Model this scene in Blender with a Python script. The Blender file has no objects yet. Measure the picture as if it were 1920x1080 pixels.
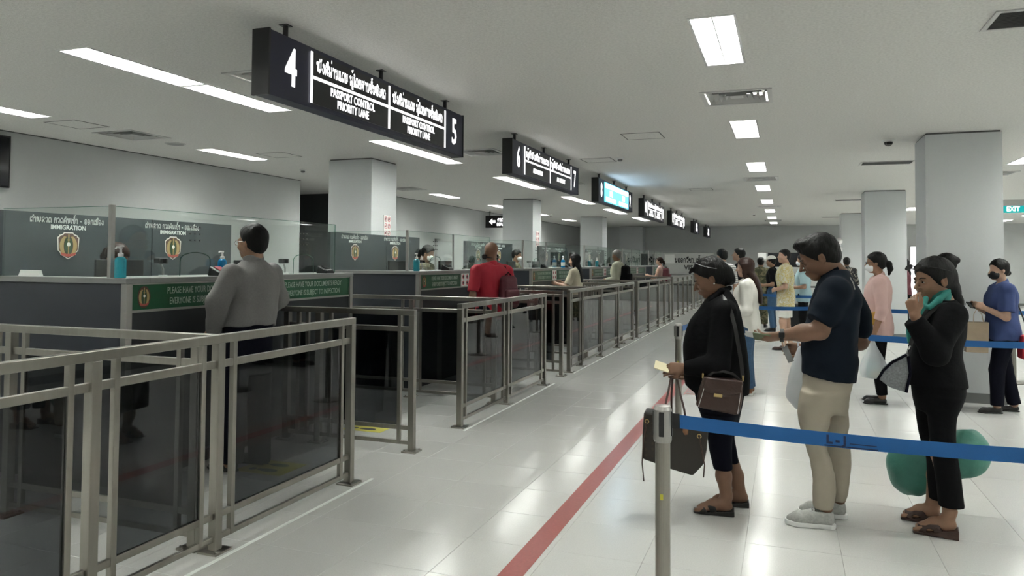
import bpy, bmesh, math, random
import numpy as np
from mathutils import Vector, Matrix
random.seed(7)
SC = bpy.context.scene
COL = SC.collection

# ------------------------------------------------------------------ camera
FOC, PX, PY, CAMH = 1400.0, 960.0, 439.6, 1.53
def _cam_axes():
    d1 = np.array([513.0, 492 - PY, FOC]); d1 /= np.linalg.norm(d1)          # hall direction (+Y) in camera space (x right, y down, z forward)
    dv = np.array([250.0, -39400 - PY, FOC]); dv /= np.linalg.norm(dv)       # up (+Z)
    dv -= d1 * (dv @ d1); dv /= np.linalg.norm(dv)
    dx = np.cross(d1, dv)
    if dx[0] < 0: dx = -dx
    return np.array([dx, d1, dv])
RW = _cam_axes()
cam_d = bpy.data.cameras.new('camera'); cam = bpy.data.objects.new('camera', cam_d); COL.objects.link(cam)
cam_d.sensor_width = 36.0; cam_d.lens = FOC / 1920 * 36; cam_d.shift_y = -(540 - PY) / 1920
cam_d.clip_start = 0.05; cam_d.clip_end = 200
_m = Matrix([[RW[i][0], -RW[i][1], -RW[i][2]] for i in range(3)]).to_4x4()
_m.translation = Vector((0, 0, CAMH)); cam.matrix_world = _m
SC.camera = cam

# ------------------------------------------------------------------ view and world
SC.view_settings.view_transform = 'Standard'; SC.view_settings.look = 'None'
SC.view_settings.gamma = 1.0; SC.view_settings.use_curve_mapping = False
SC.view_settings.exposure = 2.6
LAMP = 9.0                      # radiance of the fluorescent fixtures
W = bpy.data.worlds.new('hall_world'); SC.world = W; W.use_nodes = True
W.node_tree.nodes['Background'].inputs[0].default_value = (0.75, 0.8, 0.85, 1)
W.node_tree.nodes['Background'].inputs[1].default_value = 0.01

# ------------------------------------------------------------------ measuring helpers (a pixel of the photograph to a place in the hall)
def ray(x, y): return RW @ np.array([x - PX, y - PY, FOC])
def on_z(x, y, z=0.0):
    r = ray(x, y); p = r * (z - CAMH) / r[2]; return np.array([p[0], p[1], z])
def on_x(x, y, X):
    r = ray(x, y); p = r * X / r[0]; return np.array([p[0], p[1], p[2] + CAMH])
def on_y(x, y, Y):
    r = ray(x, y); p = r * Y / r[1]; return np.array([p[0], p[1], p[2] + CAMH])

# ------------------------------------------------------------------ objects
def link(name, me, mat=None, parent=None, loc=None):
    o = bpy.data.objects.new(name, me); COL.objects.link(o)
    if me is not None and mat is not None and len(me.materials) == 0: me.materials.append(mat)
    if parent is not None: o.parent = parent
    if loc is not None: o.location = loc
    return o
def tag(o, label=None, cat=None, group=None, kind=None):
    if label: o['label'] = label
    if cat: o['category'] = cat
    if group: o['group'] = group
    if kind: o['kind'] = kind
    return o
def thing(name, label, cat, loc=(0, 0, 0), rz=0, group=None):
    o = bpy.data.objects.new(name, None); COL.objects.link(o); o.empty_display_size = .1
    o.location = loc; o.rotation_euler = (0, 0, rz)
    return tag(o, label, cat, group)
def copy_tree(o, parent=None, loc=None):
    c = o.copy(); COL.objects.link(c); c.parent = parent
    if loc is not None: c.location = loc
    for ch in list(o.children): copy_tree(ch, c)
    return c

class MB:
    def __init__(s): s.v = []; s.f = []
    def add(s, vs, fs):
        n = len(s.v); s.v += [tuple(float(a) for a in v) for v in vs]; s.f += [tuple(i + n for i in f) for f in fs]; return s
    def box(s, x0, x1, y0, y1, z0, z1):
        return s.add([(x0,y0,z0),(x1,y0,z0),(x1,y1,z0),(x0,y1,z0),(x0,y0,z1),(x1,y0,z1),(x1,y1,z1),(x0,y1,z1)],
                     [(0,3,2,1),(4,5,6,7),(0,1,5,4),(1,2,6,5),(2,3,7,6),(3,0,4,7)])
    def hexa(s, b, t):      # bottom and top quads
        return s.add(list(b) + list(t), [(0,3,2,1),(4,5,6,7),(0,1,5,4),(1,2,6,5),(2,3,7,6),(3,0,4,7)])
    def obox(s, c, ax, h):
        c = np.array(c, float); A = [np.array(a, float) * k for a, k in zip(ax, h)]
        q = lambda k: [c - A[0] - A[1] + k * A[2], c + A[0] - A[1] + k * A[2], c + A[0] + A[1] + k * A[2], c - A[0] + A[1] + k * A[2]]
        return s.hexa(q(-1), q(1))
    def quad(s, a, b, c, d): return s.add([a, b, c, d], [(0, 1, 2, 3)])
    def tube(s, path, r, n=8, cap=True, flat=None):
        path = [np.array(p, float) for p in path]; m = len(path); rs = r if hasattr(r, '__len__') else [r] * m
        vs = []; ref = None
        for i in range(m):
            t = path[min(i + 1, m - 1)] - path[max(i - 1, 0)]; t /= (np.linalg.norm(t) + 1e-9)
            if ref is None:
                ref = np.array([0, 0, 1.0]) if abs(t[2]) < .9 else np.array([1.0, 0, 0])
                if flat is not None: ref = np.array(flat[0], float)
            ref = ref - t * (ref @ t); ref /= (np.linalg.norm(ref) + 1e-9); b = np.cross(t, ref)
            for k in range(n):
                a = 2 * math.pi * k / n
                if flat is not None: vs.append(path[i] + ref * math.cos(a) * flat[1] + b * math.sin(a) * flat[2])
                else: vs.append(path[i] + (ref * math.cos(a) + b * math.sin(a)) * rs[i])
        fs = [(i*n+k, i*n+(k+1) % n, (i+1)*n+(k+1) % n, (i+1)*n+k) for i in range(m-1) for k in range(n)]
        if cap: fs += [tuple(range(n-1, -1, -1)), tuple((m-1)*n + k for k in range(n))]
        return s.add(vs, fs)
    def strip(s, path, side, w, th):      # flat strap following a path; side = width direction (per point or one)
        path = [np.array(p, float) for p in path]; m = len(path); vs = []
        for i in range(m):
            t = path[min(i+1, m-1)] - path[max(i-1, 0)]; t /= (np.linalg.norm(t) + 1e-9)
            sd = np.array(side[i] if np.ndim(side) == 2 else side, float); sd = sd - t * (sd @ t); sd /= (np.linalg.norm(sd) + 1e-9)
            nn = np.cross(t, sd)
            vs += [path[i]+sd*w/2+nn*th/2, path[i]-sd*w/2+nn*th/2, path[i]-sd*w/2-nn*th/2, path[i]+sd*w/2-nn*th/2]
        fs = [(i*4+k, i*4+(k+1) % 4, (i+1)*4+(k+1) % 4, (i+1)*4+k) for i in range(m-1) for k in range(4)]
        fs += [(3,2,1,0), tuple((m-1)*4+k for k in range(4))]
        return s.add(vs, fs)
    def lathe(s, prof, n=24, c=(0, 0, 0)):
        vs = [(c[0]+r*math.cos(2*math.pi*k/n), c[1]+r*math.sin(2*math.pi*k/n), c[2]+z) for r, z in prof for k in range(n)]
        m = len(prof)
        fs = [(i*n+k, i*n+(k+1) % n, (i+1)*n+(k+1) % n, (i+1)*n+k) for i in range(m-1) for k in range(n)]
        fs += [tuple(range(n-1, -1, -1)), tuple((m-1)*n+k for k in range(n))]
        return s.add(vs, fs)
    def prism(s, pts, o, a, b, d):         # flat outline pts in the plane (o; a, b) pushed along d
        o, a, b, d = [np.array(q, float) for q in (o, a, b, d)]; n = len(pts)
        p = [o + a*x + b*y for x, y in pts]
        return s.add(p + [q + d for q in p], [tuple(range(n-1, -1, -1)), tuple(range(n, 2*n))] + [(i, (i+1) % n, n+(i+1) % n, n+i) for i in range(n)])
    def mesh(s, name):
        me = bpy.data.meshes.new(name); me.from_pydata(s.v, [], s.f); me.update()
        bm = bmesh.new(); bm.from_mesh(me); bmesh.ops.recalc_face_normals(bm, faces=bm.faces); bm.to_mesh(me); bm.free(); return me
    def build(s, name, mat, parent=None, bevel=0, smooth=False, loc=None):
        me = s.mesh(name); o = link(name, me, mat, parent, loc)
        if smooth: me.polygons.foreach_set('use_smooth', [True] * len(me.polygons))
        if bevel:
            b = o.modifiers.new('bevel', 'BEVEL'); b.width = bevel; b.segments = 2; b.limit_method = 'ANGLE'
        return o
def Bx(*a): return MB().box(*a)

# ------------------------------------------------------------------ materials
MATS = {}
def mat(name, col=(.5,.5,.5), rough=.5, metal=0.0, emit=None, spec=.5, noise=None, bump=None, coat=0, sheen=0, sss=0):
    """noise=(scale, amount[, stretch]) colour variation; bump=(scale, strength[, stretch])"""
    m = bpy.data.materials.new(name); m.use_nodes = True; nt = m.node_tree; P = nt.nodes['Principled BSDF']
    P.inputs['Base Color'].default_value = (*col, 1); P.inputs['Roughness'].default_value = rough
    P.inputs['Metallic'].default_value = metal; P.inputs['Specular IOR Level'].default_value = spec
    if coat: P.inputs['Coat Weight'].default_value = coat; P.inputs['Coat Roughness'].default_value = .1
    if sheen: P.inputs['Sheen Weight'].default_value = sheen
    if sss:
        P.inputs['Subsurface Weight'].default_value = sss; P.inputs['Subsurface Radius'].default_value = (.01, .004, .002); P.inputs['Subsurface Scale'].default_value = 1
    if emit: P.inputs['Emission Color'].default_value = (*emit[0], 1); P.inputs['Emission Strength'].default_value = emit[1]
    tc = None
    def coords(stretch):
        nonlocal tc
        if tc is None: tc = nt.nodes.new('ShaderNodeTexCoord')
        mp = nt.nodes.new('ShaderNodeMapping'); mp.inputs['Scale'].default_value = stretch or (1, 1, 1)
        nt.links.new(tc.outputs['Object'], mp.inputs['Vector']); return mp.outputs['Vector']
    if noise:
        n = nt.nodes.new('ShaderNodeTexNoise'); n.inputs['Scale'].default_value = noise[0]; n.inputs['Detail'].default_value = 4
        nt.links.new(coords(noise[2] if len(noise) > 2 else None), n.inputs['Vector'])
        r = nt.nodes.new('ShaderNodeValToRGB'); a = noise[1]
        r.color_ramp.elements[0].position = .3; r.color_ramp.elements[1].position = .7
        r.color_ramp.elements[0].color = (*[c*(1-a) for c in col], 1); r.color_ramp.elements[1].color = (*[min(1, c*(1+a)) for c in col], 1)
        nt.links.new(n.outputs['Fac'], r.inputs['Fac']); nt.links.new(r.outputs['Color'], P.inputs['Base Color'])
    if bump:
        n = nt.nodes.new('ShaderNodeTexNoise'); n.inputs['Scale'].default_value = bump[0]; n.inputs['Detail'].default_value = 3
        nt.links.new(coords(bump[2] if len(bump) > 2 else None), n.inputs['Vector'])
        b = nt.nodes.new('ShaderNodeBump'); b.inputs['Strength'].default_value = bump[1]; b.inputs['Distance'].default_value = .01
        nt.links.new(n.outputs['Fac'], b.inputs['Height']); nt.links.new(b.outputs['Normal'], P.inputs['Normal'])
    MATS[name] = m; return m
def glass_mat(name, tint, refl=1.0, ior=1.5, rough=0.0):
    m = bpy.data.materials.new(name); m.use_nodes = True; nt = m.node_tree; nt.nodes.clear()
    o = nt.nodes.new('ShaderNodeOutputMaterial'); mx = nt.nodes.new('ShaderNodeMixShader')
    t = nt.nodes.new('ShaderNodeBsdfTransparent'); t.inputs[0].default_value = (*tint, 1)
    g = nt.nodes.new('ShaderNodeBsdfGlossy'); g.inputs['Roughness'].default_value = rough; g.inputs[0].default_value = (refl, refl, refl, 1)
    lw = nt.nodes.new('ShaderNodeLayerWeight'); lw.inputs[0].default_value = .5
    f0 = ((ior-1)/(ior+1))**2
    pw = nt.nodes.new('ShaderNodeMath'); pw.operation = 'POWER'; pw.inputs[1].default_value = 5; nt.links.new(lw.outputs['Facing'], pw.inputs[0])
    ma = nt.nodes.new('ShaderNodeMath'); ma.operation = 'MULTIPLY_ADD'; ma.inputs[1].default_value = 1-f0; ma.inputs[2].default_value = f0; nt.links.new(pw.outputs[0], ma.inputs[0])
    nt.links.new(ma.outputs[0], mx.inputs[0]); nt.links.new(t.outputs[0], mx.inputs[1]); nt.links.new(g.outputs[0], mx.inputs[2]); nt.links.new(mx.outputs[0], o.inputs[0])
    MATS[name] = m; return m
M = MATS
mat('paint', (.49, .505, .50), .6, noise=(1.5, .03), bump=(90, .05))
mat('pillar_paint', (.54, .56, .565), .55, bump=(60, .12))
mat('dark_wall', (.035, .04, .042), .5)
mat('ceiling_board', (.62, .615, .59), .85, noise=(55, .10), bump=(120, .35))
mat('shadow_gap', (.12, .12, .12), .8)
mat('tile', (.61, .61, .59), .175, spec=.5, noise=(140, .05), bump=(3, .012))
mat('grout', (.45, .44, .42), .5)
mat('red_tape', (.36, .10, .09), .3, noise=(60, .08))
mat('steel', (.30, .285, .255), .3, 1.0, bump=(180, .05, (1, 1, .03)), noise=(30, .06, (1, 1, .1)))
mat('steel_bright', (.62, .61, .58), .22, 1.0)
mat('alu', (.38, .37, .35), .35, .8)
mat('slate', (.036, .041, .052), .38, noise=(2, .06))
mat('slate_front', (.018, .021, .026), .4)
mat('panel_dark', (.045, .055, .06), .16, coat=.3)
mat('counter', (.26, .265, .26), .35)
mat('green_board', (.004, .085, .032), .3)
mat('print_white', (.75, .78, .75), .5)
mat('print_pale', (.42, .52, .44), .5)
mat('sign_navy', (.008, .009, .030), .45)
mat('sign_black', (.004, .0045, .006), .3)
mat('sign_white', (.9, .9, .9), .5, emit=((1, 1, 1), .30))
mat('screen_teal', (.1, .6, .6), .3, emit=((.12, .60, .85), .36))
mat('screen_white', (.9, .9, .95), .3, emit=((.60, .74, 1.0), 1.0))
mat('lamp_glow', (1, 1, 1), .5, emit=((.97, 1.0, .94), LAMP))
mat('lamp_white', (.8, .8, .8), .25, 0.2)
mat('white_plastic', (.75, .76, .75), .4)
mat('black_plastic', (.008, .008, .009), .35)
mat('grey_plastic', (.22, .22, .22), .4)
mat('vent_dark', (.03, .03, .03), .7)
mat('vent_metal', (.5, .5, .49), .45)
mat('gold', (.42, .30, .12), .4)
mat('crest_brown', (.10, .045, .03), .5)
mat('crest_red', (.42, .08, .06), .5)
mat('crest_green', (.03, .07, .03), .5)
mat('crest_white', (.82, .78, .74), .5)
mat('red_print', (.55, .12, .15), .5)
mat('black_print', (.01, .01, .012), .5)
mat('blue_gel', (.01, .22, .50), .12, noise=(8, .1))
mat('teal_gel', (.02, .30, .38), .12)
mat('belt_blue', (.003, .085, .27), .6, bump=(300, .1))
mat('belt_print', (.004, .012, .06), .6)
mat('yellow_mat', (.52, .47, .04), .5)
mat('paper', (.8, .8, .78), .7)
mat('screen_off', (.006, .007, .010), .15)
mat('kraft', (.36, .28, .2), .8, noise=(10, .08))
mat('desk_white', (.55, .56, .54), .4)
mat('exit_green', (.0, .16, .14), .4, emit=((.0, .40, .38), .16))
mat('baseboard_grey', (.16, .165, .16), .5)
glass_mat('glass_tint', (.36, .372, .385), .8, 1.5)
glass_mat('glass_clear', (.945, .975, .96), 1.0, 1.45)
glass_mat('glass_edge', (.35, .62, .52), 1.0, 1.5)
# ================================================================== the hall: floor, ceiling, walls, pillars
HZ = 3.0                      # ceiling height
X0, X1, Y0, Y1 = -8.47, 12.0, -6.0, 31.8
def struct(o): o['kind'] = 'structure'; return o
floor = struct(Bx(-11.5, X1, Y0, Y1 + .2, -.12, -.003).build('floor', M['grout']))
TS = .48; TG = .0016
def tile_mesh():
    b = MB(); h = TS / 2 - TG / 2; e = .0012
    b.add([(-h,-h,-.003),(h,-h,-.003),(h,h,-.003),(-h,h,-.003),(-h,-h,-e),(h,-h,-e),(h,h,-e),(-h,h,-e),(-h+e,-h+e,0),(h-e,-h+e,0),(h-e,h-e,0),(-h+e,h-e,0)],
          [(0,1,5,4),(1,2,6,5),(2,3,7,6),(3,0,4,7),(4,5,9,8),(5,6,10,9),(6,7,11,10),(7,4,8,11),(8,9,10,11)])
    return b
tm = tile_mesh().mesh('floor_tile'); tm.materials.append(M['tile'])
cells = []
for i in range(-24, 26):
    for j in range(-13, 67):
        x = .985 + TS * i; y = 4.56 + TS * j
        if x - TS/2 < -11.4 or x + TS/2 > X1 or y - TS/2 < Y0 or y + TS/2 > Y1: continue
        p = RW.T @ np.array([x, y, -CAMH]); vis = False
        if p[2] > .5:
            u, v = PX + FOC*p[0]/p[2], PY + FOC*p[1]/p[2]; vis = -120 < u < 2040 and v < 1200
        cells.append(((0 if vis else 1), x*x + y*y, x, y))
cells.sort()
for k, (_, _, x, y) in enumerate(cells[:300]): link('floor_tile', tm, parent=floor, loc=(x, y, 0))
rest = MB(); tv = tile_mesh()
for _, _, x, y in cells[300:]: rest.add([(a+x, b+y, c) for a, b, c in tv.v], tv.f)
tag(rest.build('floor_tiles_beyond', M['tile'], floor), kind='stuff')

# ---- fluorescent fixtures: rows known from the photograph, carried on over the whole hall
FW, FL, FD = .262, 1.13, .105
fix = []
for k in range(-2, 6):
    y = 3.82 + 4.19 * k; fix += [(-4.70, y + FL/2), (-4.70, y + FL + .03 + FL/2)]
for k in range(-2, 7): fix.append((-7.30, 5.02 + 3.48 * k))
for k in range(-2, 8): fix.append((-.41, 5.13 + 3.48 * k))
for k in range(-2, 8): fix.append((3.27, 5.30 + 3.48 * k))
for k in range(-2, 8): fix.append((6.95, 5.30 + 3.48 * k))
for k in range(-2, 8): fix.append((10.4, 5.30 + 3.48 * k))
fix = [f for f in fix if Y0 + .7 < f[1] < Y1 - .7]
sq_vents = [(-.40, 6.90), (-.40, 13.82), (-.40, 20.74), (-.40, 27.6), (-7.32, 6.77), (-7.32, 13.7), (-3.88, 5.00), (-3.88, 9.35), (-3.88, 13.5), (-7.32, 20.6), (3.2, 14.1), (5.2, 16.0)]
def wmul(x): return 1.45 if x > 3 else 1.0          # right-hand rows widened to add light on that side; real width unknown
def ceiling_mesh():
    holes = [(x-FW/2*wmul(x), x+FW/2*wmul(x), y-FL/2, y+FL/2) for x, y in fix] + [(x-.26, x+.26, y-.26, y+.26) for x, y in sq_vents]
    xs = sorted({-11.5, X1} | {round(v, 4) for h in holes for v in h[:2]}); ys = sorted({Y0, Y1 + .2} | {round(v, 4) for h in holes for v in h[2:]})
    hit = np.zeros((len(xs)-1, len(ys)-1), bool)
    for h in holes:
        i0, i1 = xs.index(round(h[0], 4)), xs.index(round(h[1], 4)); j0, j1 = ys.index(round(h[2], 4)), ys.index(round(h[3], 4)); hit[i0:i1, j0:j1] = True
    b = MB()
    b.v = [(x, y, HZ) for x in xs for y in ys]; n = len(ys)
    b.f = [(i*n+j, i*n+j+1, (i+1)*n+j+1, (i+1)*n+j) for i in range(len(xs)-1) for j in range(len(ys)-1) if not hit[i, j]]
    b.box(-11.5, X1, Y0, Y1 + .2, HZ + .28, HZ + .36)
    return b
me = bpy.data.meshes.new('ceiling'); cb = ceiling_mesh(); me.from_pydata(cb.v, [], cb.f); me.update()
ceiling = struct(link('ceiling', me, M['ceiling_board']))
# ---- walls
wl = MB().box(X0-.2, X0, Y0, 11.65, 0, HZ).box(X0-.2, X0, 14.2, Y1, 0, HZ)
wall_left = struct(wl.build('wall_left', M['paint']))
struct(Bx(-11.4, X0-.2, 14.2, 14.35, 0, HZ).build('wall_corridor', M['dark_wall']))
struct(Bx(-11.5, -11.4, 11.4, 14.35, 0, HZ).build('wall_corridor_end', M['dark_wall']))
struct(Bx(-11.4, X0-.2, 11.5, 11.65, 0, HZ).build('wall_corridor_near', M['paint']))
wall_back = struct(Bx(-8.7, X1, Y1, Y1+.2, 0, HZ).build('wall_back', M['paint']))
wall_right = struct(Bx(X1, X1+.2, Y0, Y1+.2, 0, HZ).build('wall_right', M['paint']))
wall_front = struct(Bx(-8.7, X1+.2, Y0-.2, Y0, 0, HZ).build('wall_front', M['paint']))
struct(MB().box(X0, X0+.012, Y0, 11.65, 0, .1).box(X0, X0+.012, 14.2, Y1, 0, .1).build('baseboard_left', M['baseboard_grey']))
struct(Bx(-5.5, X1, Y1-.012, Y1, 0, .1).build('baseboard_back', M['baseboard_grey']))
struct(Bx(X1-.012, X1, Y0, Y1, 0, .1).build('baseboard_right', M['baseboard_grey']))
struct(MB().box(X0, X0+.006, Y0, 11.65, HZ-.012, HZ).box(X0, X0+.006, 14.2, Y1, HZ-.012, HZ).build('trim_1', M['shadow_gap']))
d_ = on_x(815, 446, X0); d2_ = on_x(849, 448, X0)
door = struct(bpy.data.objects.new('door_1', None)); COL.objects.link(door); door.location = (X0, (d_[1]+d2_[1])/2, 0); hw_ = abs(d2_[1]-d_[1])/2
Bx(0, .02, -hw_+.06, hw_-.06, 0, 2.02).build('door_leaf', M['pillar_paint'], door); MB().box(0, .045, -hw_, -hw_+.06, 0, 2.08).box(0, .045, hw_-.06, hw_, 0, 2.08).box(0, .045, -hw_, hw_, 2.02, 2.08).build('door_frame', M['vent_metal'], door); MB().tube([(.02, hw_-.14, 1.0), (.06, hw_-.14, 1.0), (.06, hw_-.26, 1.0)], .01, 8).build('door_handle', M['steel_bright'], door)
# ---- pillars
def pillar(x0, x1, y0, y1, label):
    r = thing('pillar', label, 'pillar', ((x0+x1)/2, (y0+y1)/2, 0), group='square pillars of the hall')
    a, b = (x1-x0)/2, (y1-y0)/2
    Bx(-a, a, -b, b, 0, HZ-.018).build('shaft', M['pillar_paint'], r)
    Bx(-a+.012, a-.012, -b+.012, b-.012, HZ-.018, HZ).build('shadow_gap', M['shadow_gap'], r)
    MB().box(-a-.01, a+.01, -b-.01, b+.01, 0, .11).build('skirting', M['baseboard_grey'], r)
    return r
PL1 = pillar(-6.30, -5.58, 9.35, 10.08, 'square grey pillar behind the nearest booths, red pictogram notice on its bright side')
PL2 = pillar(-6.36, -5.60, 16.70, 17.34, 'square grey pillar second along the booth row, beside the dark hanging arrow sign')
PL3 = pillar(-6.40, -5.66, 24.08, 24.75, 'square grey pillar third along the booth row, small and far')
PL4 = pillar(-6.60, -5.62, 31.25, 31.79, 'pale pilaster against the far end wall behind the booths')
PR1 = pillar(1.49, 2.24, 9.50, 10.22, 'large square pillar nearest on the right, behind the woman in blue')
PR2 = pillar(1.52, 2.28, 16.75, 17.45, 'square pillar behind the woman in pink')
PR3 = pillar(1.56, 2.20, 24.25, 24.95, 'farthest square pillar on the right, half behind the next one')
# notices on the pillars' lane faces
def pictogram_notice(x, y, z, w, h, label):
    r = thing('pictogram_notice', label, 'notice', (x, y, z), group='pictogram notices')
    Bx(0, .006, -w/2, w/2, -h/2, h/2).build('plate', M['paper'], r)
    c = w * .21
    for (cy, cz, k) in ((-w*.24, h*.32, 0), (w*.24, h*.32, 1), (-w*.24, 0, 2), (w*.24, 0, 0), (-w*.24, -h*.32, 1), (w*.24, -h*.32, 2)):
        ring = MB(); n = 20
        for q in range(n):
            a0, a1 = 2*math.pi*q/n, 2*math.pi*(q+1)/n
            P_ = lambda a, rr, xx: (xx, cy + rr*math.cos(a), cz + rr*math.sin(a))
            ring.quad(P_(a0, c, .008), P_(a1, c, .008), P_(a1, c*.76, .008), P_(a0, c*.76, .008))
        ring.obox((.008, cy, cz), ((0, .7071, .7071), (0, -.7071, .7071), (1, 0, 0)), (c*.9, c*.09, .0008))
        g = ring.build('prohibition_ring', M['red_print'], r)
        s = MB()
        if k == 0: s.box(.006, .0072, cy-c*.28, cy+c*.28, cz-c*.5, cz+c*.5)
        elif k == 1: s.box(.006, .0072, cy-c*.5, cy+c*.5, cz-c*.3, cz+c*.3).box(.006, .0072, cy-c*.2, cy+c*.2, cz+c*.3, cz+c*.45)
        else: s.box(.006, .0072, cy-c*.55, cy+c*.45, cz-c*.12, cz+c*.12).box(.006, .0072, cy+c*.2, cy+c*.5, cz+c*.15, cz+c*.5)
        s.build('pictogram', M['black_print'], r)
    return r
pictogram_notice(-5.578, 9.80, 2.03, .20, .33, 'white notice of red prohibition pictograms on the nearest left pillar')
pictogram_notice(-5.598, 17.05, 2.05, .26, .40, 'pale pictogram notice on the second left pillar')

# ---- ceiling fixtures
def housing_mesh():
    b = MB(); w, l, d = FW/2, FL/2, FD
    b.quad((-w,-l,0),(-w,l,0),(-w*.92,l,d),(-w*.92,-l,d)); b.quad((w,l,0),(w,-l,0),(w*.92,-l,d),(w*.92,l,d))
    b.quad((-w,-l,0),(-w*.92,-l,d),(w*.92,-l,d),(w,-l,0)); b.quad((-w,l,0),(w,l,0),(w*.92,l,d),(-w*.92,l,d))
    return b
hm = housing_mesh().mesh('housing'); hm.materials.append(M['lamp_white'])
gm = Bx(-FW*.45, FW*.45, -FL/2+.01, FL/2-.01, FD-.004, FD).mesh('diffuser'); gm.materials.append(M['lamp_glow'])
fr = MB(); w, l = FW/2, FL/2
fr.box(-w-.012, -w+.004, -l-.012, l+.012, -.005, .001).box(w-.004, w+.012, -l-.012, l+.012, -.005, .001).box(-w, w, -l-.012, -l+.004, -.005, .001).box(-w, w, l-.004, l+.012, -.005, .001)
frm = fr.mesh('frame'); frm.materials.append(M['lamp_white'])
blade = MB(); blade.hexa([(-FW/2,-.002,.002),(FW/2,-.002,.002),(FW/2,.002,.002),(-FW/2,.002,.002)], [(-FW/2,-.006,.045),(FW/2,-.006,.045),(FW/2,.006,.045),(-FW/2,.006,.045)])
bm_ = blade.mesh('louvre_blade'); bm_.materials.append(M['lamp_white'])
spine = Bx(-.004, .004, -FL/2, FL/2, .002, .045).mesh('louvre_spine'); spine.materials.append(M['lamp_white'])
lv = MB()
NB = 11
for q in range(NB): lv.add([(x, y - FL/2 + FL*(q+1)/(NB+1), z) for x, y, z in blade.v], blade.f)
lvm = lv.mesh('louvre'); lvm.materials.append(M['lamp_white'])
def where_light(x, y):
    row = {-4.70: 'above the booths', -7.30: 'by the left wall', -.41: 'over the walkway', 3.27: 'right of the pillars', 6.95: 'far to the right', 10.4: 'by the right wall'}[x]
    return row
ordw = ['nearest', 'second', 'third', 'fourth', 'fifth', 'sixth', 'seventh', 'eighth', 'ninth', 'tenth', 'eleventh', 'twelfth', 'thirteenth', 'fourteenth', 'fifteenth', 'sixteenth', 'seventeenth']
cnt = {}
for x, y in sorted(fix, key=lambda f: f[1]):
    p = RW.T @ np.array([x, y, HZ-CAMH]); seen = p[2] > .3 and -100 < PX + FOC*p[0]/p[2] < 2020 and PY + FOC*p[1]/p[2] > -120
    if seen:
        cnt[x] = cnt.get(x, 0) + 1
        lab = f'recessed louvred ceiling light, {ordw[cnt[x]-1]} in view of the row {where_light(x, y)}'
    else: lab = f'recessed louvred ceiling light {where_light(x, y)}, out of the picture'
    t = thing('ceiling_light', lab, 'ceiling light', (x, y, HZ), group='recessed fluorescent ceiling lights')
    t.scale = (wmul(x), 1, 1)
    link('housing', hm, parent=t); link('diffuser', gm, parent=t); link('frame', frm, parent=t)
    if seen and abs(x+4.7) < .1 and y < 11 or (seen and abs(x+.41) < .1 and y < 9):
        link('louvre_spine', spine, parent=t)
        for q in range(NB): link('louvre_blade', bm_, parent=t, loc=(0, -FL/2 + FL*(q+1)/(NB+1), 0))
    else: link('louvre', lvm, parent=t)

# ---- air diffusers, return grilles, access hatches, detectors
def diffuser(x, y, label, g='square air diffusers'):
    t = thing('air_diffuser', label, 'air vent', (x, y, HZ), group=g)
    f = MB(); a, b = .30, .26
    f.box(-a, -b, -a, a, -.008, .002).box(b, a, -a, a, -.008, .002).box(-b, b, -a, -b, -.008, .002).box(-b, b, b, a, -.008, .002)
    f.build('frame', M['vent_metal'], t)
    Bx(-.26, .26, -.26, .26, .09, .1).build('plenum', M['vent_dark'], t)
    for k, r_ in enumerate((.245, .195, .145, .095)):
        c = MB(); i = r_ - .034
        for s in range(4):
            ca, sa = round(math.cos(s*math.pi/2)), round(math.sin(s*math.pi/2))
            R_ = lambda px_, py_, z: (px_*ca - py_*sa, px_*sa + py_*ca, z)
            c.quad(R_(-r_, -r_, -.004), R_(r_, -r_, -.004), R_(i, -i, .05), R_(-i, -i, .05))
        c.build('cone', M['vent_metal'], t)
    Bx(-.055, .055, -.055, .055, .0, .006).build('centre_plate', M['vent_metal'], t)
dl = ['square ceiling air diffuser over the walkway between the two nearest lights', 'square ceiling air diffuser over the walkway, next one along', 'square ceiling air diffuser over the walkway, third along', 'square ceiling air diffuser over the walkway, farthest',
      'square ceiling air diffuser near the left wall above the first booth', 'square ceiling air diffuser near the left wall beside the first left pillar', 'square ceiling air diffuser half behind sign 4', 'square ceiling air diffuser just past sign 5', 'square ceiling air diffuser behind the turquoise sign', 'square ceiling air diffuser near the left wall by the second pillar', 'square ceiling air diffuser right of the big pillar', 'square ceiling air diffuser far right by the exit sign']
for (x, y), l_ in zip(sq_vents, dl): diffuser(x, y, l_)
def grille(x, y, label):
    t = thing('return_grille', label, 'air vent', (x, y, HZ), group='slatted return grilles')
    a, b = .36, .20
    MB().box(-a, a, -b, -b+.03, -.008, 0).box(-a, a, b-.03, b, -.008, 0).box(-a, -a+.03, -b+.03, b-.03, -.008, 0).box(a-.03, a, -b+.03, b-.03, -.008, 0).build('frame', M['vent_metal'], t)
    Bx(-a+.03, a-.03, -b+.03, b-.03, -.002, -.0005).build('backing', M['vent_dark'], t)
    sm = MB().obox((0, 0, -.004), ((1, 0, 0), (0, .8, .6), (0, -.6, .8)), (a-.03, .007, .0006)).mesh('slat'); sm.materials.append(M['grey_plastic'])
    for k in range(17): link('slat', sm, parent=t, loc=(0, -b+.04 + (2*b-.08)*k/16, 0))
for (x, y), l_ in zip([(1.52, 5.20), (1.40, 12.12), (1.45, 19.1), (1.45, 26.1), (-4.0, 17.9)], ['slatted return grille cut by the top right corner', 'slatted return grille left of the big right pillar', 'slatted return grille left of the second right pillar', 'slatted return grille farthest on the right', 'slatted return grille over the booth passage']): grille(x, y, l_)
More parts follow.
